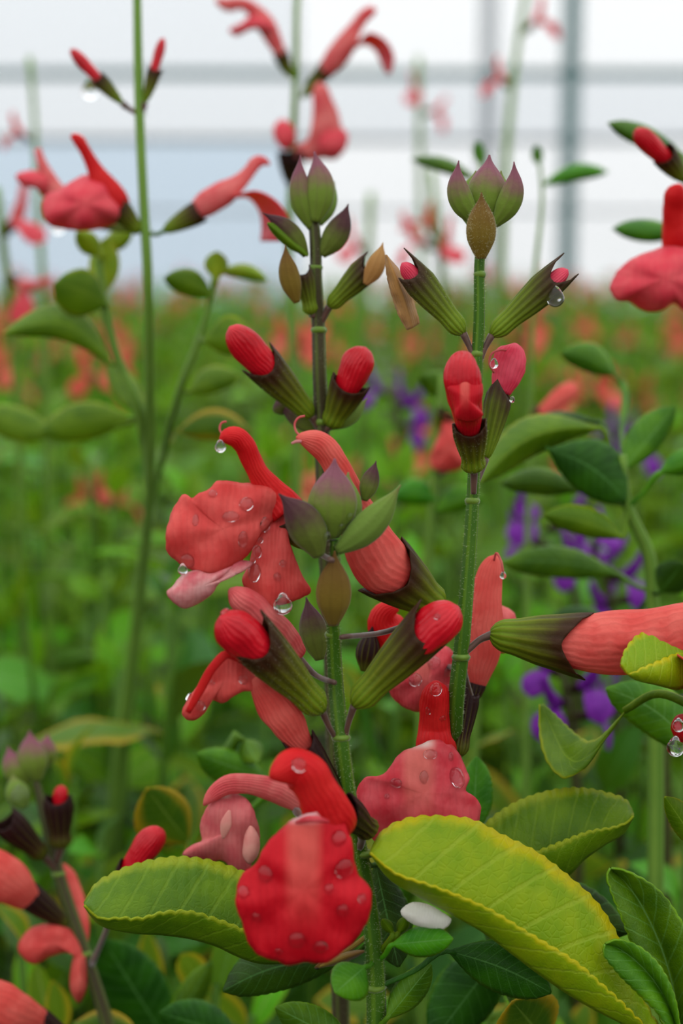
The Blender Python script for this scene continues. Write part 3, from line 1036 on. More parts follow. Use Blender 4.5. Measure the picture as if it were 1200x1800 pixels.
# upper left flower, wet lip
h = holder('flower', A, None, P(530, 960, -10))
part('stalk', sweep([(584, 985, -20, 5), (565, 975, -12, 5), (545, 960, -7, 6)], 6, 8), M['pedicel'], h)
part('calyx', calyx((550, 965, -6), (500, 905, -8), 34, up=.5, low=.5, flare=.1), M['calyx'], h, solid=.0002)
part('hood', sweep([(505, 900, -9, 34), (488, 878, -9, 31), (470, 856, -10, 25), (455, 833, -11, 19), (441, 806, -12, 18), (428, 780, -13, 19), (412, 768, -14, 18), (397, 768, -15, 13), (388, 772, -16, 4)], 20, 36, flat=.85, wr=.035), M['tube_red'], h)
style(h, [(392, 766, -15), (386, 754, -15), (390, 743, -15), (398, 741, -15)])
part('lower_lip', sheet([(440, 850), (418, 849), (401, 846), (382, 846), (368, 860), (350, 868), (335, 876), (327, 869), (309, 887), (298, 913), (292, 940), (295, 971), (317, 990), (342, 1004), (372, 1010), (396, 1006), (419, 990), (438, 971), (460, 936), (486, 905), (494, 872), (470, 856)], (392, 930), -13, cup=2.2, wave=1.0, nw=5, ridge=.6), M['coral'], h, solid=.00025)
part('side_lobe', sheet([(486, 890), (462, 918), (447, 955), (438, 993), (426, 1022), (450, 1050), (471, 1075), (490, 1066), (515, 1056), (537, 1047), (545, 1041), (532, 1015), (518, 982), (506, 945), (505, 905)], (480, 985), -11, cup=1.8, wave=.8, nw=3, seed=2), M['coral'], h, solid=.00025)
part('wilted_lobe', sheet([(304, 1032), (318, 1015), (346, 1004), (366, 1010), (401, 999), (430, 986), (442, 990), (420, 1006), (398, 1014), (380, 1027), (364, 1048), (338, 1064), (326, 1068), (304, 1056), (294, 1042)], (350, 1032), -15, cup=2.5, wave=1.5, nw=3), M['blush'], h, solid=.0004)
# upper right flower with a curled style
h = holder('flower', A, None, P(765, 1065, 0))
part('stalk', sweep([(600, 1120, -14, 5), (680, 1110, 4, 5), (740, 1085, 2, 5), (766, 1066, 0, 7)], 6, 12), M['pedicel'], h)
g = calyx((772, 1070, 0), (684, 1003, -4), 52, cleft=.8, tooth=.5, up=.75, low=.8, flare=.2, base_r=.4, w=1.0)
part('calyx', g, M['calyx'], h, solid=.0002)
part('corolla_tube', sweep([(705, 1020, -3, 36), (680, 1002, -4, 49), (655, 970, -5, 50), (636, 926, -6, 40), (620, 885, -7, 31), (604, 846, -8, 26), (588, 812, -9, 23), (572, 789, -10, 24), (552, 776, -11, 21), (536, 771, -12, 14), (525, 769, -12, 7), (520, 769, -12, 2)], 24, 46, flat=.75, wr=.035), M['tube'], h)
style(h, [(532, 770, -12), (520, 758, -12), (518, 744, -12), (525, 734, -12), (536, 731, -12)])
part('anther', sweep([(530, 776, -13, 3), (520, 776, -13, 3), (512, 780, -13, 2)], 6, 6), M['blush'], h)
part('petal_tip', sweep([(735, 1030, 6, 10), (746, 1016, 6, 12), (752, 1008, 6, 5)], 8, 8), M['bud_pink'], h)
# hood behind the left bud
h = holder('flower', A, None, P(500, 1130, -6))
part('hood', sweep([(520, 1150, -4, 20), (490, 1110, -8, 26), (462, 1085, -11, 26), (440, 1064, -12, 26), (420, 1050, -13, 22), (408, 1040, -13, 12), (402, 1036, -13, 3)], 16, 24, flat=.8, wr=.035), M['tube_rose'], h)
part('stalk', sweep([(588, 1200, -13, 5), (560, 1190, -6, 5), (522, 1155, -4, 8)], 6, 8), M['pedicel'], h)
# lower left flower: flattened tube, drooping lip
h = holder('flower', A, None, P(590, 1400, -6))
part('stalk', sweep([(622, 1462, -8, 6), (619, 1450, -8, 6), (613, 1434, -8, 7)], 6, 8), M['pedicel'], h)
part('calyx', calyx((614, 1436, -8), (530, 1306, -11), 27, up=.4, low=.6, flare=0, base_r=.4, w=1.0), M['calyx_dark'], h, solid=.0002)
part('corolla_tube', sweep([(540, 1318, -10, 14), (522, 1296, -11, 24), (502, 1266, -13, 31), (480, 1238, -14, 30), (464, 1216, -15, 23), (452, 1200, -16, 14), (446, 1192, -16, 4)], 20, 26, flat=.32, wr=.035), M['tube'], h)
part('lower_lip', sheet([(456, 1206), (440, 1180), (419, 1151), (405, 1145), (383, 1158), (368, 1180), (349, 1205), (328, 1235), (321, 1256), (335, 1266), (357, 1254), (374, 1229), (390, 1235), (408, 1224), (427, 1214), (449, 1212)], (396, 1196), -17, cup=2, wave=1.0, nw=3, fold=lambda x, y: 3.0 * np.clip(-x - .2, 0, 1)), M['coral'], h, solid=.0003)
part('lip_fold', sweep([(330, 1252, -17, 5), (352, 1212, -18, 8), (375, 1172, -19, 8), (400, 1150, -19, 8), (424, 1162, -18, 5)], 8, 18, flat=.5), M['tube_red'], h)
# nearest flower, facing the camera
h = holder('flower', A, None, P(640, 1465, -11))
part('stalk', sweep([(632, 1490, -7, 7), (636, 1475, -9, 7), (634, 1465, -11, 8)], 6, 8), M['pedicel'], h)
part('calyx', calyx((652, 1462, -10), (604, 1424, -18), 30, up=.9, low=.3, base_r=.5), M['calyx_dark'], h, solid=.0002)
part('hood', sweep([(590, 1450, -22, 40), (578, 1432, -24, 44), (566, 1408, -25.5, 40), (554, 1384, -26.5, 37), (538, 1360, -27.5, 38), (516, 1348, -28.5, 34), (494, 1356, -29.5, 24), (480, 1364, -30, 12), (474, 1368, -30, 3)], 22, 36, flat=.9, wr=.035), M['tube_red'], h)
part('lower_lip', sheet([(517, 1440), (486, 1465), (462, 1493), (450, 1519), (432, 1530), (419, 1552), (415, 1589), (428, 1628), (438, 1660), (464, 1683), (492, 1690), (507, 1697), (536, 1690), (566, 1694), (602, 1672), (634, 1638), (652, 1592), (647, 1556), (629, 1538), (622, 1512), (616, 1473), (597, 1440), (556, 1428)], (535, 1565), -29, cup=2.2, wave=.7, nw=7, ridge=1.0), M['red'], h, solid=.00025)
part('throat_rim', sweep([(520, 1446, -28.5, 3), (536, 1441, -30, 6), (556, 1440, -30.5, 6), (578, 1445, -29, 3)], 8, 14, flat=.6), M['rose'], h)
# pale flower out of focus at its left
h = holder('flower', A, None, P(520, 1470, 8))
part('stalk', sweep([(628, 1500, -5, 6), (580, 1480, 10, 6), (520, 1425, 20, 8)], 6, 10), M['pedicel'], h)
part('hood', sweep([(530, 1415, 21, 16), (490, 1392, 20, 22), (456, 1382, 19, 19), (425, 1378, 18, 17), (395, 1382, 17, 17), (374, 1396, 16, 13), (362, 1410, 15, 6), (358, 1416, 15, 2)], 16, 26, flat=.7, wr=.06), M['tube_rose'], h)
part('lower_lip', sheet([(384, 1398), (410, 1394), (436, 1408), (450, 1440), (456, 1470), (446, 1500), (434, 1530), (414, 1532), (392, 1512), (360, 1516), (334, 1510), (322, 1502), (338, 1486), (354, 1480), (352, 1452), (364, 1420)], (404, 1462), 15, cup=2.5, wave=1.2, nw=4), M['pale'], h, solid=.00025)
part('throat_mark', sweep([(403, 1424, 13.6, 2), (400, 1436, 13.2, 7), (397, 1449, 13.0, 10), (394, 1462, 13.2, 7), (392, 1474, 13.6, 2)], 14, 18, flat=.2), M['cream'], h)
part('side_lobe', sheet([(440, 1452), (452, 1466), (456, 1488), (450, 1508), (438, 1518), (428, 1506), (428, 1484), (432, 1464)], (442, 1486), 12.5, cup=1.5), M['cream'], h, solid=.0002)
# leaves of this stem
LM = {}


def leaf3(t, name, far, mid, near, zf, zm, zn, mat, scallop=4.5, nsc=17, bulge=1.2, wave=0.0, solid=.00035):
    add = lambda L, z: [(a, b, z) if not isinstance(z, (list, tuple)) else (a, b, z[0] + (z[1] - z[0]) * i / (len(L) - 1)) for i, (a, b) in enumerate(L)]
    g = blade(add(far, zf), add(mid, zm), add(near, zn), 90, 8, bulge, scallop, nsc, wave)
    return part(name, g, M[mat], t, solid=solid)


def leaf2(t, base, tip, wu, wl, z0, z1, mat, zu=2.0, zl=2.0, bow=0.0, scallop=2.0, nsc=14, bulge=.6, n=40, petiole=None):
    """leaf from base to tip (px); wu and wl are the half widths on either side, zu and zl how far those edges bend back"""
    b, e = np.array(base, float), np.array(tip, float)
    ax = e - b
    nr = np.array([-ax[1], ax[0]]) / np.linalg.norm(ax)
    if nr[1] > 0:
        nr = -nr
    s = np.linspace(0, 1, 9)
    pr = np.array([.05, .4, .72, .93, 1.0, .97, .82, .54, .03])
    mid = b + ax * s[:, None] + nr * (bow * np.sin(s * math.pi))[:, None]
    z = z0 + (z1 - z0) * s
    Aq = np.column_stack([mid + nr * (wu * pr)[:, None], z + zu * pr])
    Mq = np.column_stack([mid, z])
    Bq = np.column_stack([mid - nr * (wl * pr)[:, None], z + zl * pr])
    g = blade(Aq, Mq, Bq, n, 5, bulge, scallop, nsc)
    if petiole is not None:
        g = join([g, sweep([tuple(petiole) + (3.2,), ((petiole[0] + base[0]) / 2, (petiole[1] + base[1]) / 2 + 4, (petiole[2] + z0) / 2, 3), (base[0], base[1], z0, 3), (base[0] + ax[0] * .06, base[1] + ax[1] * .06, z0, 2)], 6, 10)])
    return part('leaf', g, M[mat], t, solid=.0003)


leaf3(A, 'leaf', [(148, 1588), (165, 1560), (199, 1537), (238, 1522), (268, 1514), (307, 1509), (364, 1514), (406, 1526), (445, 1543), (520, 1590), (600, 1640)],
      [(148, 1592), (172, 1622), (230, 1639), (287, 1643), (345, 1652), (383, 1664), (414, 1679), (452, 1692), (510, 1690), (560, 1670), (604, 1650)],
      [(148, 1591), (172, 1613), (215, 1616), (249, 1616), (284, 1606), (333, 1604), (383, 1618), (422, 1633), (470, 1655), (540, 1655), (602, 1646)],
      (8, 10), (0, 4), (-7, 0), 'leaf_fresh', nsc=24)
leaf2(A, (640, 1700), (588, 1745), 34, 40, -14, -20, 'leaf_green', 1, 2, petiole=(656, 1690, -4), scallop=1)
leaf2(A, (690, 1660), (796, 1650), 26, 26, -8, -12, 'leaf_green', 2, 1, petiole=(662, 1690, -4), scallop=1)
leaf2(A, (680, 1790), (757, 1695), 26, 26, -6, -2, 'leaf_green', 1, 4, petiole=(662, 1800, -4), scallop=1)
leaf2(A, (620, 1840), (484, 1770), 34, 30, -10, -14, 'leaf_green', 2, 2, petiole=(660, 1830, -4), scallop=1)
leaf2(A, (600, 1690), (392, 1742), 50, 40, 8, 14, 'leaf_dark', 4, 2, bow=18, petiole=(655, 1650, -4))
leaf2(A, (660, 1520), (700, 1700), 40, 40, 8, 6, 'leaf_dark', 3, 3, petiole=(645, 1515, -4))
leaf2(A, (790, 1672), (968, 1745), 46, 42, -2, 0, 'leaf_dark', 2, 2, bow=8, petiole=(664, 1735, -4), scallop=1.5)
leaf2(A, (690, 1640), (672, 1616), 8, 8, -6, -8, 'leaf_fresh', scallop=0, petiole=(660, 1680, -4))
leaf2(A, (700, 1640), (715, 1612), 9, 9, -6, -8, 'leaf_fresh', scallop=0, petiole=(660, 1680, -4))
leaf2(A, (560, 1700), (640, 1672), 8, 6, -6, -12, 'bract', scallop=0, petiole=(652, 1640, -4))

# lime leaf shoot at the lower right
S1 = stem_thing('salvia_shoot', 'leafy shoot at lower right with a long lime-yellow leaf in front', [(1175, 1815, -3, 10), (1185, 1850, -2, 14), (1190, 1900, 0, 16)], 'stem', cat='leafy shoot', n=14)
leaf3(S1, 'leaf', [(651, 1497), (668, 1467), (710, 1443), (771, 1437), (827, 1443), (883, 1471), (939, 1499), (995, 1541), (1046, 1588), (1079, 1639), (1107, 1705), (1135, 1770), (1160, 1812), (1186, 1850)],
      [(650, 1499), (687, 1546), (733, 1574), (794, 1607), (850, 1639), (901, 1677), (957, 1719), (1013, 1756), (1060, 1782), (1107, 1806), (1142, 1828), (1186, 1852)],
      [(650, 1499), (694, 1536), (757, 1559), (813, 1580), (864, 1603), (920, 1637), (967, 1665), (1013, 1694), (1051, 1727), (1088, 1760), (1125, 1797), (1155, 1826), (1186, 1850)],
      (-11, 5), (-16, 0), (-21, -2), 'leaf_lime', nsc=30, scallop=5.0)
leaf3(S1, 'leaf', [(1190, 1848), (1165, 1800), (1135, 1730), (1108, 1655), (1089, 1606), (1073, 1565), (1067, 1536), (1072, 1526)],
      [(1192, 1848), (1190, 1780), (1170, 1690), (1142, 1620), (1112, 1568), (1088, 1540), (1076, 1530), (1073, 1526)],
      [(1194, 1848), (1225, 1760), (1222, 1680), (1192, 1611), (1155, 1563), (1113, 1537), (1086, 1527), (1074, 1526)],
      (2, 2), (6, 4), (2, 2), 'leaf_green', nsc=20, scallop=2.0)
leaf3(S1, 'leaf', [(1195, 1848), (1160, 1785), (1116, 1740), (1079, 1702), (1060, 1672), (1062, 1660)],
      [(1196, 1848), (1180, 1780), (1140, 1712), (1100, 1675), (1076, 1662), (1063, 1659)],
      [(1198, 1848), (1192, 1785), (1178, 1735), (1153, 1692), (1110, 1658), (1080, 1652), (1064, 1658)],
      (-6, -6), (-3, -5), (-6, -6), 'leaf_green', nsc=16, scallop=2.0)
leaf2(S1, (1140, 1880), (1040, 1830), 40, 40, -5, -8, 'leaf_yellow', petiole=(1188, 1880, 0))
# leaves of the right-hand stem
leaf3(B, 'leaf', [(815, 1500), (855, 1448), (901, 1415), (957, 1394), (1004, 1387), (1060, 1394), (1103, 1412), (1113, 1432)],
      [(818, 1510), (900, 1570), (960, 1560), (1003, 1535), (1024, 1513), (1062, 1485), (1097, 1462), (1113, 1434)],
      [(816, 1506), (880, 1524), (948, 1496), (985, 1481), (1037, 1462), (1083, 1454), (1104, 1444), (1113, 1434)],
      (16, 14), (10, 8), (6, 5), 'leaf_fresh', nsc=22, scallop=3.5)
leaf2(B, (880, 1640), (1105, 1640), 70, 30, 20, 14, 'leaf_dark', 3, 3, bow=20, petiole=(866, 1630, 22))
leaf2(B, (830, 1470), (838, 1330), 26, 30, 24, 26, 'leaf_green', petiole=(806, 1450, 14))
leaf2(B, (780, 1440), (716, 1330), 30, 30, 26, 30, 'leaf_green', petiole=(800, 1450, 14))
leaf2(B, (890, 1660), (760, 1830), 60, 50, 28, 30, 'leaf_dark', petiole=(880, 1660, 24))
leaf2(B, (960, 1830), (900, 1760), 60, 80, 24, 10, 'leaf_yellow', petiole=(940, 1830, 28))
# curled leaf and edge leaves at right: shoot beyond the right edge
S2 = stem_thing('salvia_shoot', 'leafy shoot at the right edge with curled green leaves and a wet red bud', [(1235, 1120, 6, 9), (1240, 1280, 8, 11), (1236, 1500, 10, 12), (1240, 1850, 12, 14)], 'stem', cat='leafy shoot', n=40)
leaf3(S2, 'leaf', [(1091, 1168), (1098, 1145), (1111, 1127), (1153, 1103), (1200, 1095), (1240, 1110)], [(1091, 1170), (1107, 1188), (1153, 1203), (1200, 1209), (1225, 1180), (1240, 1125)], [(1091, 1169), (1102, 1183), (1135, 1173), (1170, 1158), (1205, 1142), (1238, 1118)],
      (-10, 2), (-14, 2), (-18, 2), 'leaf_lime', nsc=12, scallop=3.5)
g = blade([(948, 1238, 22), (948, 1275, 21), (953, 1315, 18), (968, 1348, 15), (990, 1367, 12), (1022, 1353, 11), (1058, 1306, 13), (1085, 1270, 15), (1100, 1248, 16)],
          [(950, 1238, 23), (965, 1272, 24), (980, 1305, 22), (995, 1330, 18), (1012, 1340, 14), (1034, 1330, 12), (1060, 1300, 13), (1086, 1268, 15), (1100, 1248, 16)],
          [(953, 1237, 24), (975, 1258, 26), (1000, 1282, 25), (1018, 1296, 21), (1034, 1304, 17), (1050, 1300, 14), (1066, 1286, 14), (1088, 1262, 15), (1100, 1248, 16)], 60, 6, .6, 2.0, 14)
g = join([g, sweep([(1098, 1249, 16, 5), (1150, 1220, 13, 6), (1236, 1250, 8, 7)], 8, 12)])
part('leaf', g, M['leaf_fresh'], S2, solid=.0003)
leaf2(S2, (1236, 1500), (1168, 1400), 26, 18, 4, 0, 'leaf_fresh', petiole=(1238, 1520, 10))
leaf2(S2, (1225, 1330), (1064, 1210), 46, 40, 24, 30, 'leaf_green', bow=20, petiole=(1238, 1340, 9))
h = bud(S2, [(1240, 1320, 8)], (1240, 1330, 4), (1216, 1300, 0), 24, (1190, 1262, -2), 22, 'calyx', up=.6, low=.5)

# ------------------------------------------------------------------ centre stem behind (C)
C_ = stem_thing('flowering_salvia', 'purplish bud stem at centre behind the coral flowers with two round red buds',
                [(551, 385, 26, 9), (553, 406, 26, 9.5), (556, 505, 26, 10), (559, 570, 27, 11), (561, 647, 27, 11.5), (565, 740, 28, 12.5), (570, 900, 30, 13), (580, 1100, 34, 13), (590, 1400, 38, 14), (600, 1840, 42, 15)],
                'stem_dark', n=80, nhair=1800)
for a in ((555, 470, 26, 10), (560, 580, 27, 11.5), (564, 742, 28, 12.5)):
    node(C_, *a)
pods(C_, [((548, 402, 26), (528, 273, 24), 21, -10, 'pod_mauve', .8), ((554, 390, 25), (552, 266, 25), 27, 9, 'pod_mauve', .8),
          ((562, 395, 32), (588, 318, 34), 14, 4, 'pod_green', .8),
          ((538, 450, 26), (461, 374, 24), 18, 10, 'pod_dark', .8), ((565, 449, 26), (612, 358, 25), 23, 6, 'pod_dark', .8),
          ((500, 728, 32), (486, 700, 32), 16, 0, 'pod_dark', .8), ((560, 760, 30), (486, 706, 32), 18, 0, 'pod_dark', .8), ((582, 752, 28), (646, 700, 30), 16, 4, 'pod_green', .8)])
part('bract', pod((522, 532, 22), (501, 430, 20), 19, -4, .8), M['bract'], C_)
leaf2(C_, (541, 450, 25)[:2], (470, 392), 12, 10, 25, 23, 'leaf_fresh', scallop=0)
bud(C_, [(556, 560, 27)], (548, 552, 26), (532, 478, 24), 18, None, 0, 'calyx_green', up=.6, low=.5, flare=-.5, base_r=.5)
h = bud(C_, [(562, 572, 27)], (578, 539, 26), (648, 468, 24), 24, None, 0, 'calyx_green', nh=400, up=.7, low=.5, flare=-.4, base_r=.4)
part('dry_tip', pod((642, 500, 22), (673, 426, 21), 17, 4, .5), M['dry'], h)
bud(C_, [(561, 755, 28)], (548, 732, 27), (466, 644, 24), 31, (403, 574, 21), 29, 'calyx', nh=500, up=.8, low=.75, flare=.12, base_r=.36)
bud(C_, [(566, 760, 28)], (580, 750, 27), (614, 676, 24), 32, (642, 610, 22), 29, 'calyx', nh=500, up=.5, low=.6, flare=.1, base_r=.42)
# dried petal caught between the two bud stems
dp = part('dried_petal', blade([(677, 448, 4), (680, 480, 3), (690, 520, 3), (702, 555, 4), (716, 580, 4)], [(679, 448, 2), (692, 480, 0), (705, 515, 0), (716, 548, 1), (724, 577, 2)], [(682, 452, 6), (704, 480, 6), (720, 515, 5), (730, 545, 5), (737, 568, 5)], 30, 5, .6, 2.0, 11, 1.0), M['dry'], None, solid=.0002)
props(dp, 'curled tan dried petal hanging against the left calyx of the tall bud stem', 'petal')

# ------------------------------------------------------------------ tall stem at left (D)
D = stem_thing('flowering_salvia', 'tall blurred green stem at left with paired coral flowers against the white wall',
               [(240, -60, 88, 6.5), (241, 0, 88, 7), (245, 200, 86, 8), (252, 350, 85, 8), (259, 475, 85, 8.5), (263, 700, 105, 8.5), (262, 870, 130, 8.5), (244, 1050, 165, 9), (215, 1270, 190, 9), (195, 1450, 200, 9), (190, 1840, 220, 10)], 'stem_pale', n=80)
node(D, 245, 195, 126, 9)
node(D, 254, 402, 125, 9)
bud(D, [(243, 200, 86), (225, 190, 86)], (216, 183, 86), (172, 138, 86), 13, (124, 86, 86), 11, 'calyx', up=.5, low=.5)
bud(D, [(247, 200, 86)], (254, 182, 86), (273, 122, 86), 12, (287, 66, 86), 9, 'calyx', up=.5, low=.5)
h = holder('flower', D, None, P(245, 405, 85))
part('calyx', calyx((246, 408, 85), (206, 364, 83), 20, up=.5, low=.5, base_r=.4), M['calyx'], h, solid=.0002)
part('hood', sweep([(222, 382, 84, 12), (200, 350, 83, 24), (178, 318, 82, 20), (162, 288, 81, 12), (148, 262, 80, 10), (136, 244, 79, 10), (126, 238, 79, 5)], 14, 22, flat=.8, wr=.035), M['tube_red'], h)
part('lower_lip', sheet([(198, 326), (216, 360), (214, 382), (180, 400), (146, 405), (115, 402), (84, 392), (74, 370), (80, 345), (104, 334), (122, 322), (150, 308)], (150, 358), 78, cup=6, wave=1, ridge=1), M['far_coral'], h, solid=.0003)
h = holder('flower', D, None, P(250, 402, 95))
part('calyx', calyx((243, 404, 92), (170, 385, 110), 16, up=.4, low=.4), M['calyx'], h, solid=.0002)
part('hood', sweep([(150, 380, 110, 14), (112, 352, 110, 18), (88, 318, 110, 14), (74, 288, 110, 9), (66, 262, 110, 6)], 12, 18, flat=.8, wr=.035), M['tube_rose'], h)
part('lower_lip', sheet([(28, 310), (54, 300), (84, 308), (98, 335), (84, 350), (62, 330), (40, 326)], (70, 320), 108, cup=4), M['far_coral'], h, solid=.0003)
h = holder('flower', D, None, P(258, 410, 86))
part('stalk', sweep([(255, 408, 85, 4), (275, 412, 87, 4), (292, 404, 88, 4)], 6, 8), M['stem'], h)
part('calyx', calyx((288, 406, 88), (350, 372, 90), 20, up=.5, low=.4, base_r=.3), M['calyx'], h, solid=.0002)
part('hood', sweep([(338, 376, 90, 15), (365, 356, 90, 23), (392, 340, 90, 22), (418, 322, 90, 15), (438, 302, 90, 11), (454, 284, 90, 11), (466, 284, 90, 7), (474, 290, 90, 2)], 14, 26, flat=.8, wr=.035), M['tube_rose'], h)
part('lower_lip', blade([(410, 345, 84), (450, 336, 78), (488, 356, 76), (508, 390, 78), (505, 425, 82)], [(408, 345, 90), (440, 342, 90), (468, 362, 90), (480, 395, 90), (470, 424, 90)], [(410, 348, 96), (436, 348, 102), (456, 372, 104), (460, 400, 102), (458, 424, 98)], 20, 5), M['far_coral'], h, solid=.0003)
LP_ = stem_thing('salvia_plant', 'pale-stemmed leafy plant at left with one big drooping leaf',
                 [(172, 430, 105, 5), (183, 537, 105, 7), (208, 633, 107, 8), (245, 725, 109, 9), (262, 870, 140, 8), (248, 1050, 175, 8), (225, 1270, 200, 8), (200, 1840, 230, 8)], 'stem_pale', cat='plant', n=50)
for b, e, w1, w2, z0, z1, mt, kw in (
        ((196, 640), (6, 586), 34, 26, 103, 93, 'leaf_fresh', dict(bow=44, zu=6, zl=1, petiole=(207, 632, 107))),
        ((186, 535), (94, 500), 36, 46, 99, 93, 'leaf_fresh', dict(bow=8, petiole=(184, 540, 105))),
        ((178, 520), (186, 418), 24, 26, 107, 109, 'leaf_lime', dict(petiole=(181, 530, 105))),
        ((176, 450), (134, 408), 18, 16, 101, 97, 'leaf_lime', dict(petiole=(174, 455, 105))),
        ((180, 440), (232, 404), 16, 16, 109, 111, 'leaf_lime', dict(petiole=(174, 455, 105))),
        ((230, 735), (70, 760), 30, 34, 115, 127, 'leaf_fresh', dict(petiole=(245, 725, 109), bow=10)),
        ((255, 730), (190, 640), 22, 22, 119, 131, 'leaf_fresh', dict(petiole=(247, 727, 109))),
        ((100, 765), (-40, 722), 26, 30, 135, 145, 'leaf_fresh', dict(petiole=(245, 740, 111)))):
    leaf2(LP_, b, e, w1, w2, z0, z1, mt, **kw)
LQ_ = stem_thing('salvia_plant', 'slender pale stem with small oval leaves beside the purplish bud stem',
                 [(380, 455, 99, 4), (375, 500, 99, 5), (352, 590, 101, 6), (318, 680, 105, 7), (292, 780, 125, 6), (268, 880, 150, 6), (250, 1060, 180, 6), (225, 1270, 205, 7), (205, 1840, 235, 7)], 'stem_pale', cat='plant', n=50)
for b, e, w1, w2, z0, z1, mt, kw in (
        ((372, 520), (288, 488), 22, 22, 97, 93, 'leaf_fresh', dict(bow=8, petiole=(372, 510, 99))),
        ((360, 600), (446, 600), 34, 32, 93, 89, 'leaf_fresh', dict(bow=10, petiole=(352, 590, 101))),
        ((379, 490), (381, 442), 19, 19, 97, 97, 'leaf_lime', dict(petiole=(376, 500, 99))),
        ((385, 478), (470, 492), 12, 12, 103, 109, 'leaf_lime', dict(bow=8, petiole=(377, 492, 99))),
        ((330, 690), (420, 660), 22, 22, 111, 119, 'leaf_fresh', dict(bow=8, petiole=(318, 680, 105))),
        ((310, 760), (440, 760), 26, 26, 115, 127, 'leaf_yellow', dict(bow=14, petiole=(302, 780, 110)))):
    leaf2(LQ_, b, e, w1, w2, z0, z1, mt, **kw)

# ------------------------------------------------------------------ dark stem at the lower left (E)
E = stem_thing('flowering_salvia', 'short dark stem at lower left with mauve buds and wilting coral petals',
               [(62, 1370, 70, 6), (80, 1442, 68, 9), (103, 1534, 66, 10), (149, 1675, 62, 11), (186, 1790, 60, 12), (200, 1840, 60, 13)], 'stem_dark', n=50)
node(E, 103, 1536, 66, 10)
node(E, 149, 1676, 62, 11)
pods(E, [((66, 1372, 70), (52, 1284, 70), 28, -3, 'pod_mauve', .8), ((48, 1378, 70), (14, 1312, 70), 24, -6, 'pod_mauve', .8), ((78, 1350, 74), (84, 1290, 74), 20, 0, 'pod_mauve', .8),
         ((45, 1420, 66), (22, 1360, 66), 22, -4, 'pod_green', .8)])
bud(E, [(98, 1520, 66)], (107, 1490, 64), (102, 1400, 62), 27, (108, 1380, 62), 13, 'calyx_dark', up=.35, low=.35, flare=-.5, base_r=.5)
bud(E, [(100, 1532, 66)], (78, 1506, 64), (8, 1440, 60), 28, None, 0, 'calyx_dark', up=.5, low=.5, flare=-.3, base_r=.4)
h = holder('flower', E, None, P(115, 1622, 62))
part('calyx', calyx((118, 1626, 62), (48, 1572, 58), 24, up=.4, low=.4), M['calyx_dark'], h, solid=.0002)
part('corolla_tube', sweep([(70, 1590, 60, 16), (46, 1576, 57, 26), (20, 1555, 55, 40), (-10, 1540, 54, 46), (-50, 1520, 54, 40)], 16, 22, flat=.6, wr=.035), M['tube'], h)
h = holder('flower', E, None, P(140, 1690, 62))
part('lower_lip', sheet([(32, 1668), (52, 1634), (88, 1624), (120, 1632), (144, 1660), (146, 1690), (122, 1674), (90, 1680), (58, 1694)], (92, 1658), 58, cup=4, wave=1.2, nw=3), M['coral'], h, solid=.0003)
part('hood', sweep([(146, 1680, 62, 8), (140, 1610, 66, 16), (124, 1560, 70, 17), (114, 1526, 72, 9), (112, 1518, 72, 2)], 12, 20, flat=.7, wr=.035), M['tube'], h)
part('wilted_lobe', blade([(130, 1680, 60), (124, 1710, 59), (126, 1745, 59), (136, 1762, 60)], [(140, 1680, 59), (140, 1710, 57), (140, 1745, 57), (138, 1762, 60)], [(150, 1680, 61), (152, 1710, 60), (150, 1742, 60), (140, 1762, 60)], 16, 4), M['tube'], h, solid=.0003)
h = holder('flower', E, None, P(170, 1800, 58))
part('calyx', calyx((140, 1850, 56), (60, 1798, 50), 30, up=.5, low=.5), M['calyx_dark'], h, solid=.0002)
part('corolla_tube', sweep([(80, 1812, 52, 22), (50, 1795, 49, 36), (15, 1785, 46, 50), (-30, 1770, 44, 54)], 16, 18, flat=.6, wr=.035), M['tube'], h)
for b, e, w1, w2, z0, z1, mt in (((330, 1480), (258, 1385), 40, 60, 70, 62, 'leaf_yellow'), ((470, 1370), (345, 1325), 26, 34, 60, 56, 'leaf_green'), ((300, 1840), (180, 1650), 56, 60, 80, 72, 'leaf_dark'),
                                 ((290, 1830), (372, 1690), 24, 22, 70, 66, 'leaf_green'), ((420, 1820), (280, 1780), 40, 40, 50, 44, 'leaf_dark'), ((130, 1800), (240, 1812), 30, 30, 70, 60, 'leaf_yellow'),
                                 ((430, 1300), (452, 1340), 20, 22, 60, 56, 'leaf_green')):
    leaf2(E, b, e, w1, w2, z0, z1, mt, petiole=(190, 1810, 60) if b[1] > 1500 else (300, 1560, 66))
bud(E, [(160, 1700, 62), (195, 1610, 40)], (206, 1562, 34), (226, 1528, 32), 20, (284, 1456, 30), 25, 'calyx_dark', label='scarlet closed bud above the serrated leaf')

# ------------------------------------------------------------------ stem at the right edge (F)
F_ = stem_thing('flowering_salvia', 'stem at right edge with a large pink open flower and a bud above it',
                [(1215, 150, 66, 7), (1212, 300, 66, 8), (1214, 420, 66, 9), (1225, 560, 68, 9), (1224, 800, 72, 10), (1215, 1200, 78, 12), (1210, 1840, 82, 14)], 'stem_pale', n=50)
bud(F_, [(1213, 330, 66)], (1204, 318, 64), (1166, 272, 60), 22, (1116, 228, 56), 19, 'calyx', up=.5, low=.4)
h = holder('flower', F_, None, P(1214, 440, 66))
part('calyx', calyx((1218, 470, 68), (1204, 430, 62), 28, up=.3, low=.3), M['calyx'], h, solid=.0002)
part('hood', sweep([(1206, 450, 62, 34), (1196, 420, 58, 34), (1188, 390, 56, 25), (1186, 360, 54, 21), (1190, 336, 52, 18), (1196, 326, 51, 6)], 16, 24, flat=.85, wr=.035), M['tube_red'], h)
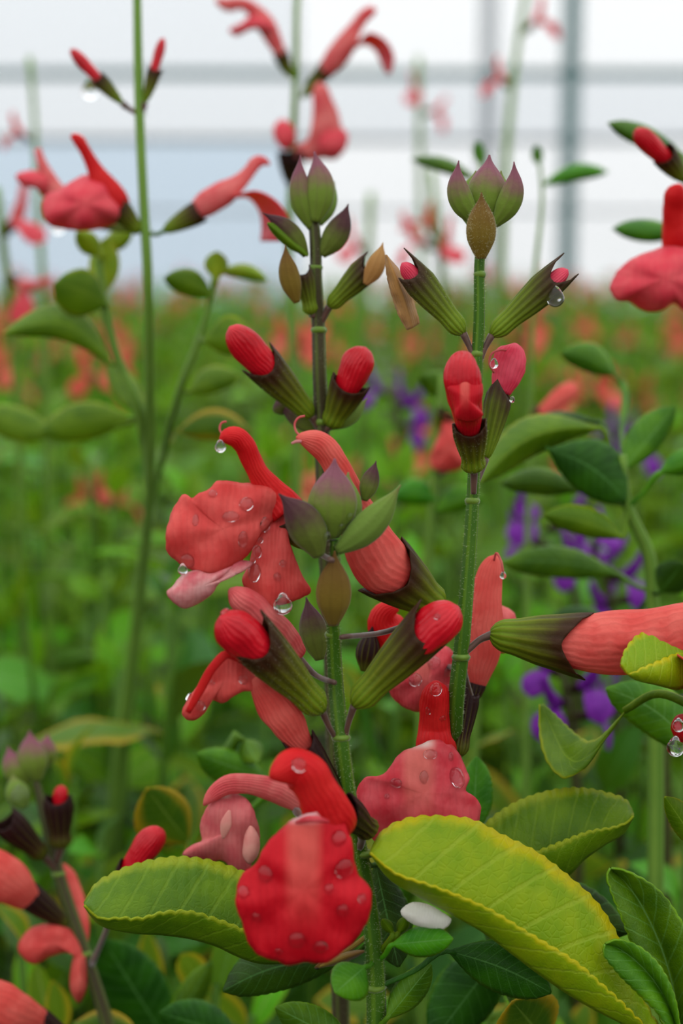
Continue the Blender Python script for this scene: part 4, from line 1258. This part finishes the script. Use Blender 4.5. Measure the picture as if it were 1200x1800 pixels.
part('lower_lip', sheet([(1190, 428), (1150, 440), (1110, 456), (1082, 482), (1072, 508), (1082, 526), (1106, 530), (1130, 545), (1160, 546), (1184, 532), (1206, 548), (1240, 540), (1262, 500), (1250, 460), (1220, 434)], (1170, 490), 52, cup=6, wave=1, ridge=1.5), M['far_coral'], h, solid=.0003)
for b, e, w1, w2, z0, z1, mt in (((1196, 270), (1068, 216), 20, 16, 96, 90, 'leaf_green'), ((1204, 300), (1150, 240), 14, 14, 98, 92, 'leaf_dark'), ((1200, 410), (1076, 402), 18, 18, 110, 104, 'leaf_green')):
    leaf2(F_, b, e, w1, w2, z0, z1, mt, petiole=(1213, b[1] + 40, 85))

# ------------------------------------------------------------------ stem at top centre (G), further back
G_ = stem_thing('flowering_salvia', 'far blurred coral flower stem rising at top centre behind the bud stem',
                [(528, -60, 180, 5), (522, 0, 180, 5), (520, 120, 180, 5.5), (514, 260, 182, 6), (508, 400, 184, 6), (520, 800, 195, 7), (540, 1840, 230, 9)], 'stem_pale', n=50)
h = holder('flower', G_, None, P(515, 130, 180))
part('calyx', calyx((512, 138, 180), (492, 92, 178), 13, up=.4, low=.4), M['calyx'], h, solid=.0002)
part('hood', sweep([(496, 100, 178, 9), (482, 72, 177, 14), (466, 42, 176, 17), (448, 20, 175, 13), (425, 6, 174, 11), (398, 8, 174, 12), (380, 0, 174, 5)], 12, 22, flat=.8), M['tube_rose'], h)
part('lower_lip', sheet([(470, 34), (450, 22), (425, 40), (403, 55), (412, 62), (440, 52), (470, 52), (480, 60), (484, 46)], (452, 42), 172, cup=4), M['far_coral'], h, solid=.0003)
h = holder('flower', G_, None, P(530, 175, 180))
part('calyx', calyx((530, 172, 180), (578, 116, 178), 16, up=.4, low=.4), M['calyx'], h, solid=.0002)
part('hood', sweep([(566, 130, 178, 12), (588, 104, 177, 20), (608, 76, 176, 19), (626, 46, 175, 12), (642, 26, 174, 11), (656, 18, 174, 8), (662, 18, 174, 2)], 12, 22, flat=.8), M['tube_rose'], h)
part('lower_lip', blade([(625, 80, 170), (648, 58, 166), (678, 72, 164), (692, 102, 166), (686, 130, 170)], [(622, 82, 174), (644, 66, 174), (668, 80, 174), (680, 104, 174), (684, 130, 174)], [(620, 88, 178), (640, 78, 182), (660, 90, 184), (668, 108, 182), (680, 130, 178)], 18, 5), M['far_coral'], h, solid=.0003)
h = holder('flower', G_, None, P(515, 285, 182))
part('calyx', calyx((512, 330, 182), (510, 268, 176), 22, up=.3, low=.3), M['calyx_dark'], h, solid=.0002)
part('hood', sweep([(520, 268, 180, 12), (550, 262, 178, 22), (570, 240, 176, 28), (572, 205, 175, 24), (566, 175, 174, 17), (562, 150, 174, 10), (562, 144, 174, 3)], 12, 22, flat=.6), M['tube_rose'], h)
part('lower_lip', sheet([(560, 240), (572, 225), (596, 222), (610, 236), (606, 262), (586, 280), (564, 274), (556, 258)], (582, 250), 172, cup=4), M['far_coral'], h, solid=.0003)
part('side_lobe', sheet([(482, 222), (496, 210), (514, 222), (516, 250), (502, 264), (486, 250)], (500, 238), 176, cup=3), M['far_coral'], h, solid=.0003)

# pale thin stems far behind, against the wall
for lab, pts, fl in (
        ('thin pale stem with a green bud tip at the upper left corner', [(52, 100, 330, 5), (60, 200, 330, 4), (66, 330, 330, 5), (80, 600, 340, 6), (90, 1500, 400, 6)], [((60, 250, 330), (-.8, .5, 0), .7, 'red')]),
        ('thin pale stem rising between the tall bud stem and the teal post', [(930, -40, 420, 5), (912, 60, 420, 5), (900, 160, 420, 6), (888, 300, 420, 7), (880, 520, 430, 7), (870, 1300, 520, 7)], [((915, 60, 420), (.75, .65, .1), 1.0, 'coral'), ((905, 160, 420), (-.6, .6, .3), .9, 'coral')]),
        ('far coral flower stem just left of the tall bud stem', [(758, 300, 380, 5), (770, 400, 380, 6), (780, 520, 390, 7), (790, 1300, 470, 7)], [((770, 430, 380), (-.4, .9, .1), 1.0, 'coral'), ((768, 460, 380), (.3, .5, -.7), 1.0, 'coral'), ((772, 440, 380), (-.8, .3, -.3), 1.1, 'coral')]),
        ('far coral flower stem at the left edge below the paired flowers', [(-6, 330, 260, 6), (4, 420, 260, 7), (20, 560, 270, 7), (40, 1300, 330, 8)], [((6, 480, 260), (.6, -.4, -.3), 1.0, 'coral'), ((0, 420, 260), (.6, .5, -.5), 1.1, 'coral')]),
        ('far pink flower stem between the centre bud stem and the tan petal', [(652, 340, 520, 6), (648, 420, 520, 6), (640, 560, 530, 7), (640, 1200, 640, 7)], [((645, 450, 520), (-.5, .4, -.6), 1.1, 'coral')]),
        ('far pink flower stem near the top between the two bud stems', [(735, 100, 620, 5), (738, 250, 620, 5), (742, 600, 650, 6), (745, 1100, 760, 6)], [((736, 170, 620), (-.3, .2, -.9), .9, 'coral'), ((738, 200, 620), (.8, .2, .3), 1.0, 'coral')])):
    st = stem_thing('flowering_salvia', lab, pts, 'stem_pale', n=40)
    for base, az, s, mt in fl:
        wv = RGT * az[0] + UPV * az[1] + FWD * az[2]
        child_mesh('flower', FLOWER_MESH[mt], st, basis(wv, UPV), P(*base) - ORG[st.name], s * .62)
# leafy stems of the middle distance, right
R_ = stem_thing('salvia_plant', 'broad-leaved green plant at right between the tall bud stem and the purple flowers',
                [(1092, 800, 67, 8), (1100, 880, 69, 9), (1142, 985, 73, 11), (1146, 1060, 75, 12), (1150, 1840, 85, 14)], 'stem_pale', cat='plant', n=40)
for b, e, w1, w2, z0, z1, mt, kw in (
        ((1050, 752), (846, 846), 34, 30, 67, 59, 'leaf_fresh', dict(bow=34, zu=5, zl=5)),
        ((1045, 740), (905, 770), 14, 14, 79, 75, 'leaf_dark', dict(bow=16)),
        ((965, 790), (1100, 880), 50, 44, 61, 67, 'leaf_dark', dict(bow=14)),
        ((1090, 830), (1186, 715), 34, 22, 71, 75, 'leaf_green', dict()),
        ((1092, 945), (955, 905), 26, 22, 65, 59, 'leaf_fresh', dict(bow=8)),
        ((1020, 862), (880, 850), 22, 22, 85, 81, 'leaf_green', dict(bow=10)),
        ((1085, 1010), (880, 990), 26, 26, 87, 79, 'leaf_green', dict(bow=12)),
        ((1160, 830), (1236, 800), 22, 18, 65, 61, 'leaf_green', dict()),
        ((1160, 1040), (1200, 990), 30, 30, 65, 59, 'leaf_dark', dict()),
        ((1080, 660), (985, 620), 26, 22, 105, 95, 'leaf_green', dict(bow=10)),
        ((1085, 1120), (960, 1090), 26, 26, 95, 87, 'leaf_dark', dict(bow=12))):
    leaf2(R_, b, e, w1, w2, z0, z1, mt, petiole=(1105, 890, 69) if b[1] < 960 else (1146, 1040, 75), **kw)

Q_ = stem_thing('flowering_salvia', 'thin blurred stem with small green leaves behind the tall mauve bud cluster',
                [(842, 262, 150, 3), (845, 320, 150, 3.5), (846, 480, 150, 4), (840, 800, 155, 5), (830, 1840, 170, 7)], 'stem_pale', n=40)
for b, e, w1, w2, bw in (((838, 318), (722, 280), 12, 12, 8), ((846, 292), (838, 248), 10, 10, 0)):
    leaf2(Q_, b, e, w1, w2, 150, 148, 'leaf_green', bow=bw)
Q_ = stem_thing('flowering_salvia', 'thin blurred stem with one narrow leaf crossing the teal post',
                [(944, 262, 160, 2.5), (952, 320, 160, 3), (940, 480, 160, 4), (930, 800, 165, 5), (920, 1840, 180, 7)], 'stem_pale', n=40)
for b, e, w1, w2, bw in (((953, 326), (1068, 302), 14, 14, 10), ((946, 290), (942, 256), 9, 9, 0)):
    leaf2(Q_, b, e, w1, w2, 160, 158, 'leaf_green', bow=bw)

# purple salvias behind at right, and coral bits in the gap by the tall bud stem
for lab, pts, fl in (
        ('purple salvia spike right of the tall bud stem below the broad leaves', [(900, 880, 230, 5), (930, 930, 230, 6), (990, 990, 232, 7), (1010, 1200, 240, 8), (1010, 1840, 280, 9)],
         [((900, 900, 228), (.3, .5, -.8), .8), ((935, 930, 228), (-.3, .4, -.8), 1.0), ((950, 935, 228), (.8, .3, -.4), 1.0), ((985, 975, 228), (.6, .5, -.6), 1.0), ((1010, 990, 230), (.9, .1, -.3), 1.0), ((960, 960, 230), (-.8, .3, -.2), .9)]),
        ('purple salvia spike above the horizontal coral flower', [(1040, 960, 190, 5), (1060, 1010, 190, 6), (1075, 1080, 192, 7), (1085, 1300, 200, 8), (1085, 1840, 240, 9)],
         [((1048, 1000, 188), (-.7, .3, -.5), .95), ((1062, 1020, 188), (.6, .2, -.7), 1.0), ((1070, 1050, 188), (-.4, -.1, -.8), 1.0), ((1074, 1060, 190), (.9, .2, -.2), 1.0), ((1040, 975, 190), (.2, .7, -.5), .8)]),
        ('purple salvia spike below the horizontal coral flower', [(985, 1170, 130, 5), (995, 1220, 130, 6), (1005, 1300, 132, 7), (1015, 1840, 170, 9)],
         [((985, 1190, 128), (-.6, .4, -.6), .8), ((995, 1215, 128), (.5, .3, -.8), .95), ((998, 1235, 128), (-.5, .1, -.8), .95), ((1000, 1260, 130), (.9, .1, -.3), .8)]),
        ('small purple bloom at right edge beside the curled leaf', [(1160, 1200, 140, 5), (1162, 1240, 140, 6), (1168, 1330, 142, 7), (1170, 1840, 170, 9)],
         [((1160, 1225, 138), (-.5, .3, -.7), .7), ((1163, 1245, 138), (.6, .2, -.7), .7)]),
        ('small purple bloom between the red bud and the tall bud stem', [(690, 680, 330, 5), (698, 730, 330, 6), (705, 850, 335, 7), (710, 1400, 420, 8)],
         [((690, 700, 328), (-.7, .4, -.5), .9), ((696, 720, 328), (.7, .2, -.6), .95), ((700, 745, 330), (.6, -.1, -.6), .9), ((694, 710, 332), (.2, .6, .5), .8)])):
    st = stem_thing('purple_salvia', lab, pts, 'stem_dark', n=40)
    for base, az, s in fl:
        wv = RGT * az[0] + UPV * az[1] + FWD * az[2]
        child_mesh('flower', FLOWER_MESH['purple'], st, basis(wv, UPV), P(*base) - ORG[st.name], s * .55)
CG = stem_thing('flowering_salvia', 'blurred stem with a coral petal just left of the half-open red flower', [(775, 660, 120, 5), (770, 740, 120, 6), (762, 850, 122, 7), (750, 1000, 126, 8), (740, 1840, 150, 9)], 'stem_pale', n=40)
h = holder('flower', CG, None, P(770, 740, 120))
part('calyx', calyx((768, 752, 120), (785, 724, 118), 16, up=.4, low=.4), M['calyx'], h, solid=.0002)
part('lower_lip', sheet([(784, 730), (798, 742), (812, 790), (814, 820), (790, 828), (760, 822), (758, 800), (772, 764)], (786, 786), 116, cup=3, wave=.6), M['coral'], h, solid=.0003)
bud(CG, [(764, 840, 122), (860, 780, 130)], (930, 745, 140), (950, 728, 140), 18, (1014, 676, 140), 17, 'calyx', kmat='tube')
for b, e in (((768, 880), (690, 872)), ((764, 900), (850, 876)), ((772, 700), (740, 660))):
    leaf2(CG, b, e, 24, 20, 122, 118, 'leaf_green', bow=10)

# white fallen petal
wp = part('fallen_petal', sheet([(705, 1602), (722, 1588), (748, 1590), (775, 1604), (792, 1618), (780, 1632), (752, 1630), (724, 1622)], (748, 1610), -11, cup=1.6, wave=.1), M['white_petal'], None, solid=.0003)
props(wp, 'small white petal lying on the leaflets under the long lime leaf', 'petal')

# ================================================================== water drops, each set on the surface it clings to
def dome(rx=1.0, ry=1.0, h=.6, n=9, m=16):
    th = np.linspace(0, 2 * math.pi, m, endpoint=False)
    G = np.zeros((n, m, 3))
    for i in range(n):
        a = math.pi * (i + .02) / (n - 1 + .04)
        r = math.sin(a)
        z = math.cos(a)
        G[i, :, 0] = rx * r * np.cos(th)
        G[i, :, 1] = ry * r * np.sin(th)
        G[i, :, 2] = (h * z if z > 0 else .18 * z)
    return grid(G[::-1], True, cap0=True, cap1=True)


DROP = mesh('water_drop', dome(), M['water'])
BEAD = mesh('water_bead', dome(h=1.0), M['water'])
BALL = []
th = np.linspace(0, 2 * math.pi, 16, endpoint=False)
for a in np.linspace(.03, math.pi - .03, 14):
    r = math.sin(a) * (1.0 if a > math.pi / 2 else (1 - .35 * math.cos(a)))
    BALL.append(np.stack([r * np.cos(th), r * np.sin(th), np.full(16, math.cos(a) * (1.0 if a > math.pi / 2 else 1.35))], 1))
HANG = mesh('hanging_drop', grid(np.array(BALL)[::-1], True, cap0=True, cap1=True), M['water'])

bpy.context.view_layer.update()
DG = bpy.context.evaluated_depsgraph_get()


def hit(px, py):
    r = FWD + RGT * ((px - 600) * KPX) + UPV * ((900 - py) * KPX)
    ok, loc, nrm, _i, ob, _m = SC.ray_cast(DG, Vector(CAM), Vector(unit(r)))
    if not ok or (np.array(loc) - CAM).dot(FWD) > .6:
        return None
    nrm = np.array(nrm)
    if np.dot(nrm, unit(r)) > 0:
        nrm = -nrm
    return np.array(loc), nrm


def put(me, name, loc, R, s, label, group):
    o = bpy.data.objects.new(name, me)
    COL.objects.link(o)
    o.matrix_world = Matrix.Translation(Vector(loc)) @ Matrix(R.tolist()).to_4x4() @ Matrix.Diagonal((s[0], s[1], s[2], 1))
    return props(o, label, 'water drop', group)


ON = []


def drop(px, py, r, label, group, ry=None, h=1.0):
    q = hit(px, py)
    if q is None:
        return
    ON.append((px, py, r, ry or r, h, label, group, q))


G1 = 'drops on the nearest red flower'
for a in ((467, 1536, 15, 'round drop on the left shoulder of the nearest red flower'), (604, 1526, 18, 'largest drop on the right shoulder of the nearest red flower'),
          (595, 1473, 14, 'drop under the hood at right of the nearest red flower'), (428, 1568, 12, 'drop on the left rim of the nearest red flower'),
          (602, 1600, 12, 'drop low on the right side of the nearest red flower'), (522, 1652, 16, 'dark round drop at the bottom centre of the nearest red flower'),
          (563, 1664, 13, 'drop beside the lowest one on the nearest red flower'), (578, 1562, 9, 'small drop under the largest one on the nearest red flower'),
          (636, 1580, 9, 'small drop on the right rim of the nearest red flower'), (450, 1612, 9, 'small drop at the lower left of the nearest red flower'),
          (490, 1672, 7, 'tiny drop at the bottom left of the nearest red flower'), (525, 1345, 14, 'broad drop on top of the nearest red hood')):
    drop(*a[:3], a[3], G1)
G2 = 'drops on the upper left coral flower'
for a in ((433, 886, 13, 13, 'round drop just below the hood of the upper left flower'), (405, 908, 16, 10, 'wide drop in the middle of the upper left lip'), (344, 914, 6, 12, 'long drop on the left of the upper left lip'),
          (427, 948, 9, 15, 'tall drop on the right of the upper left lip'), (374, 868, 8, 8, 'small drop on the top edge of the upper left lip'), (330, 985, 15, 14, 'large drop on the lower rim of the upper left lip'),
          (465, 922, 11, 14, 'top drop of the chain on the hanging side lobe'), (452, 970, 9, 12, 'second drop of the chain on the hanging side lobe'), (447, 1006, 13, 18, 'largest bottom drop of the chain on the side lobe'),
          (487, 1014, 7, 8, 'small drop right of the chain on the side lobe'), (497, 990, 6, 6, 'tiny drop high on the right of the side lobe'), (458, 950, 5, 5, 'tiny drop between the chain drops on the side lobe'),
          (446, 985, 5, 5, 'tiny drop above the largest chain drop')):
    drop(a[0], a[1], a[2], a[4], G2, a[3])
G3 = 'drops on the upright-hooded front flower'
for a in ((803, 1367, 14, 20, 'tall pink drop on the right edge of the upright-hooded flower'), (696, 1376, 11, 9, 'drop on the left wing of the upright-hooded flower'), (745, 1366, 8, 12, 'pale drop on the centre stripe of the upright-hooded flower'),
          (756, 1326, 13, 9, 'white drop at the throat of the upright-hooded flower'), (766, 1212, 11, 12, 'drop on the tip of the upright hood'), (752, 1250, 5, 8, 'small drop on the left side of the upright hood'),
          (778, 1262, 8, 6, 'drop on the right side of the upright hood'), (792, 1330, 6, 8, 'small drop beside the throat of the upright-hooded flower'), (680, 1400, 5, 5, 'tiny drop low on the left wing of the upright-hooded flower')):
    drop(a[0], a[1], a[2], a[4], G3, a[3])
G4 = 'drops on the flower behind the centre stem'
for a in ((762, 1165, 13, 'large soft drop on the flower behind the right red bud'), (730, 1195, 12, 'soft drop on the left of the flower behind the red bud'), (786, 1180, 10, 'soft drop at right of the flower behind the red bud')):
    drop(*a[:3], a[3], G4)
G5 = 'drops on the lower left drooping lip'
for a in ((427, 1195, 9, 'round drop on the broad part of the lower left lip'), (373, 1200, 5, 'small drop on the fold of the lower left lip'), (352, 1240, 10, 'clear drop near the tip of the lower left lip'), (332, 1225, 8, 'clear drop on the outer edge of the lower left lip')):
    drop(*a[:3], a[3], G5)
G6 = 'drops in the centre top buds'
for a in ((573, 942, 9, 'bright bead between the centre top buds'), (600, 924, 6, 'small bead on the right top bud'), (614, 907, 6, 'smallest bead high on the right top bud')):
    drop(*a[:3], a[3], G6, None, 1.6)
drop(395, 1076, 9, 'bright wet bead on the left round red bud', 'single drops')
drop(768, 1084, 6, 'small wet bead on the right round red bud', 'single drops')
drop(1030, 765, 14, 'blurred drop lying on the broad right leaf', 'single drops', 8)
for px, py, rx, ry, h_, lb, gp, (loc, nr) in ON:
    k = KPX * float(np.dot(loc - CAM, FWD))
    R = basis(nr, UPV)
    R = np.stack([R[:, 1], R[:, 2], R[:, 0]], 1)
    put(DROP, 'water_drop', loc + nr * .00004, R, (rx * k, ry * k, min(rx, ry) * k * .95 * h_), lb, gp)


def hang(px, py, z, r, label, group='hanging drops'):
    R = np.stack([RGT, np.array([0, 1.0, 0]), np.array([0, 0, 1.0])], 1)
    k = PXM(z)
    put(HANG, 'hanging_drop', P(px, py, z), R, (r * k,) * 3, label, group)


hang(387, 786, -16, 10, 'bright drop hanging under the hood tip of the upper left flower')
hang(497, 1064, -12, 17, 'clear drop hanging from the bottom of the wet side lobe')
hang(321, 1002, -13, 9, 'drop hanging under the upper left lip beside the wilted lobe')
hang(158, 160, 124, 15, 'blurred bright drop hanging from the upper left bud')
hang(102, 400, 118, 13, 'blurred bright drop hanging under the left paired flower')
hang(35, 1402, 64, 18, 'blurred drop hanging from the mauve buds at lower left')
hang(976, 524, -3, 16, 'green drop hanging under the right upper calyx of the tall bud stem')
hang(868, 640, 2, 8, 'bright drop held by the curled style beside the pink bud')
hang(1187, 1314, -3, 16, 'clear drop hanging from the red bud at the right edge')
hang(1192, 1276, -6, 11, 'upper drop on the red bud at the right edge')
hang(900, 703, 0, 5, 'tiny drop on the rim of the striped calyx behind the stem')
hang(884, 1012, 13, 6, 'small drop on the tip of the rose hood behind the stem')
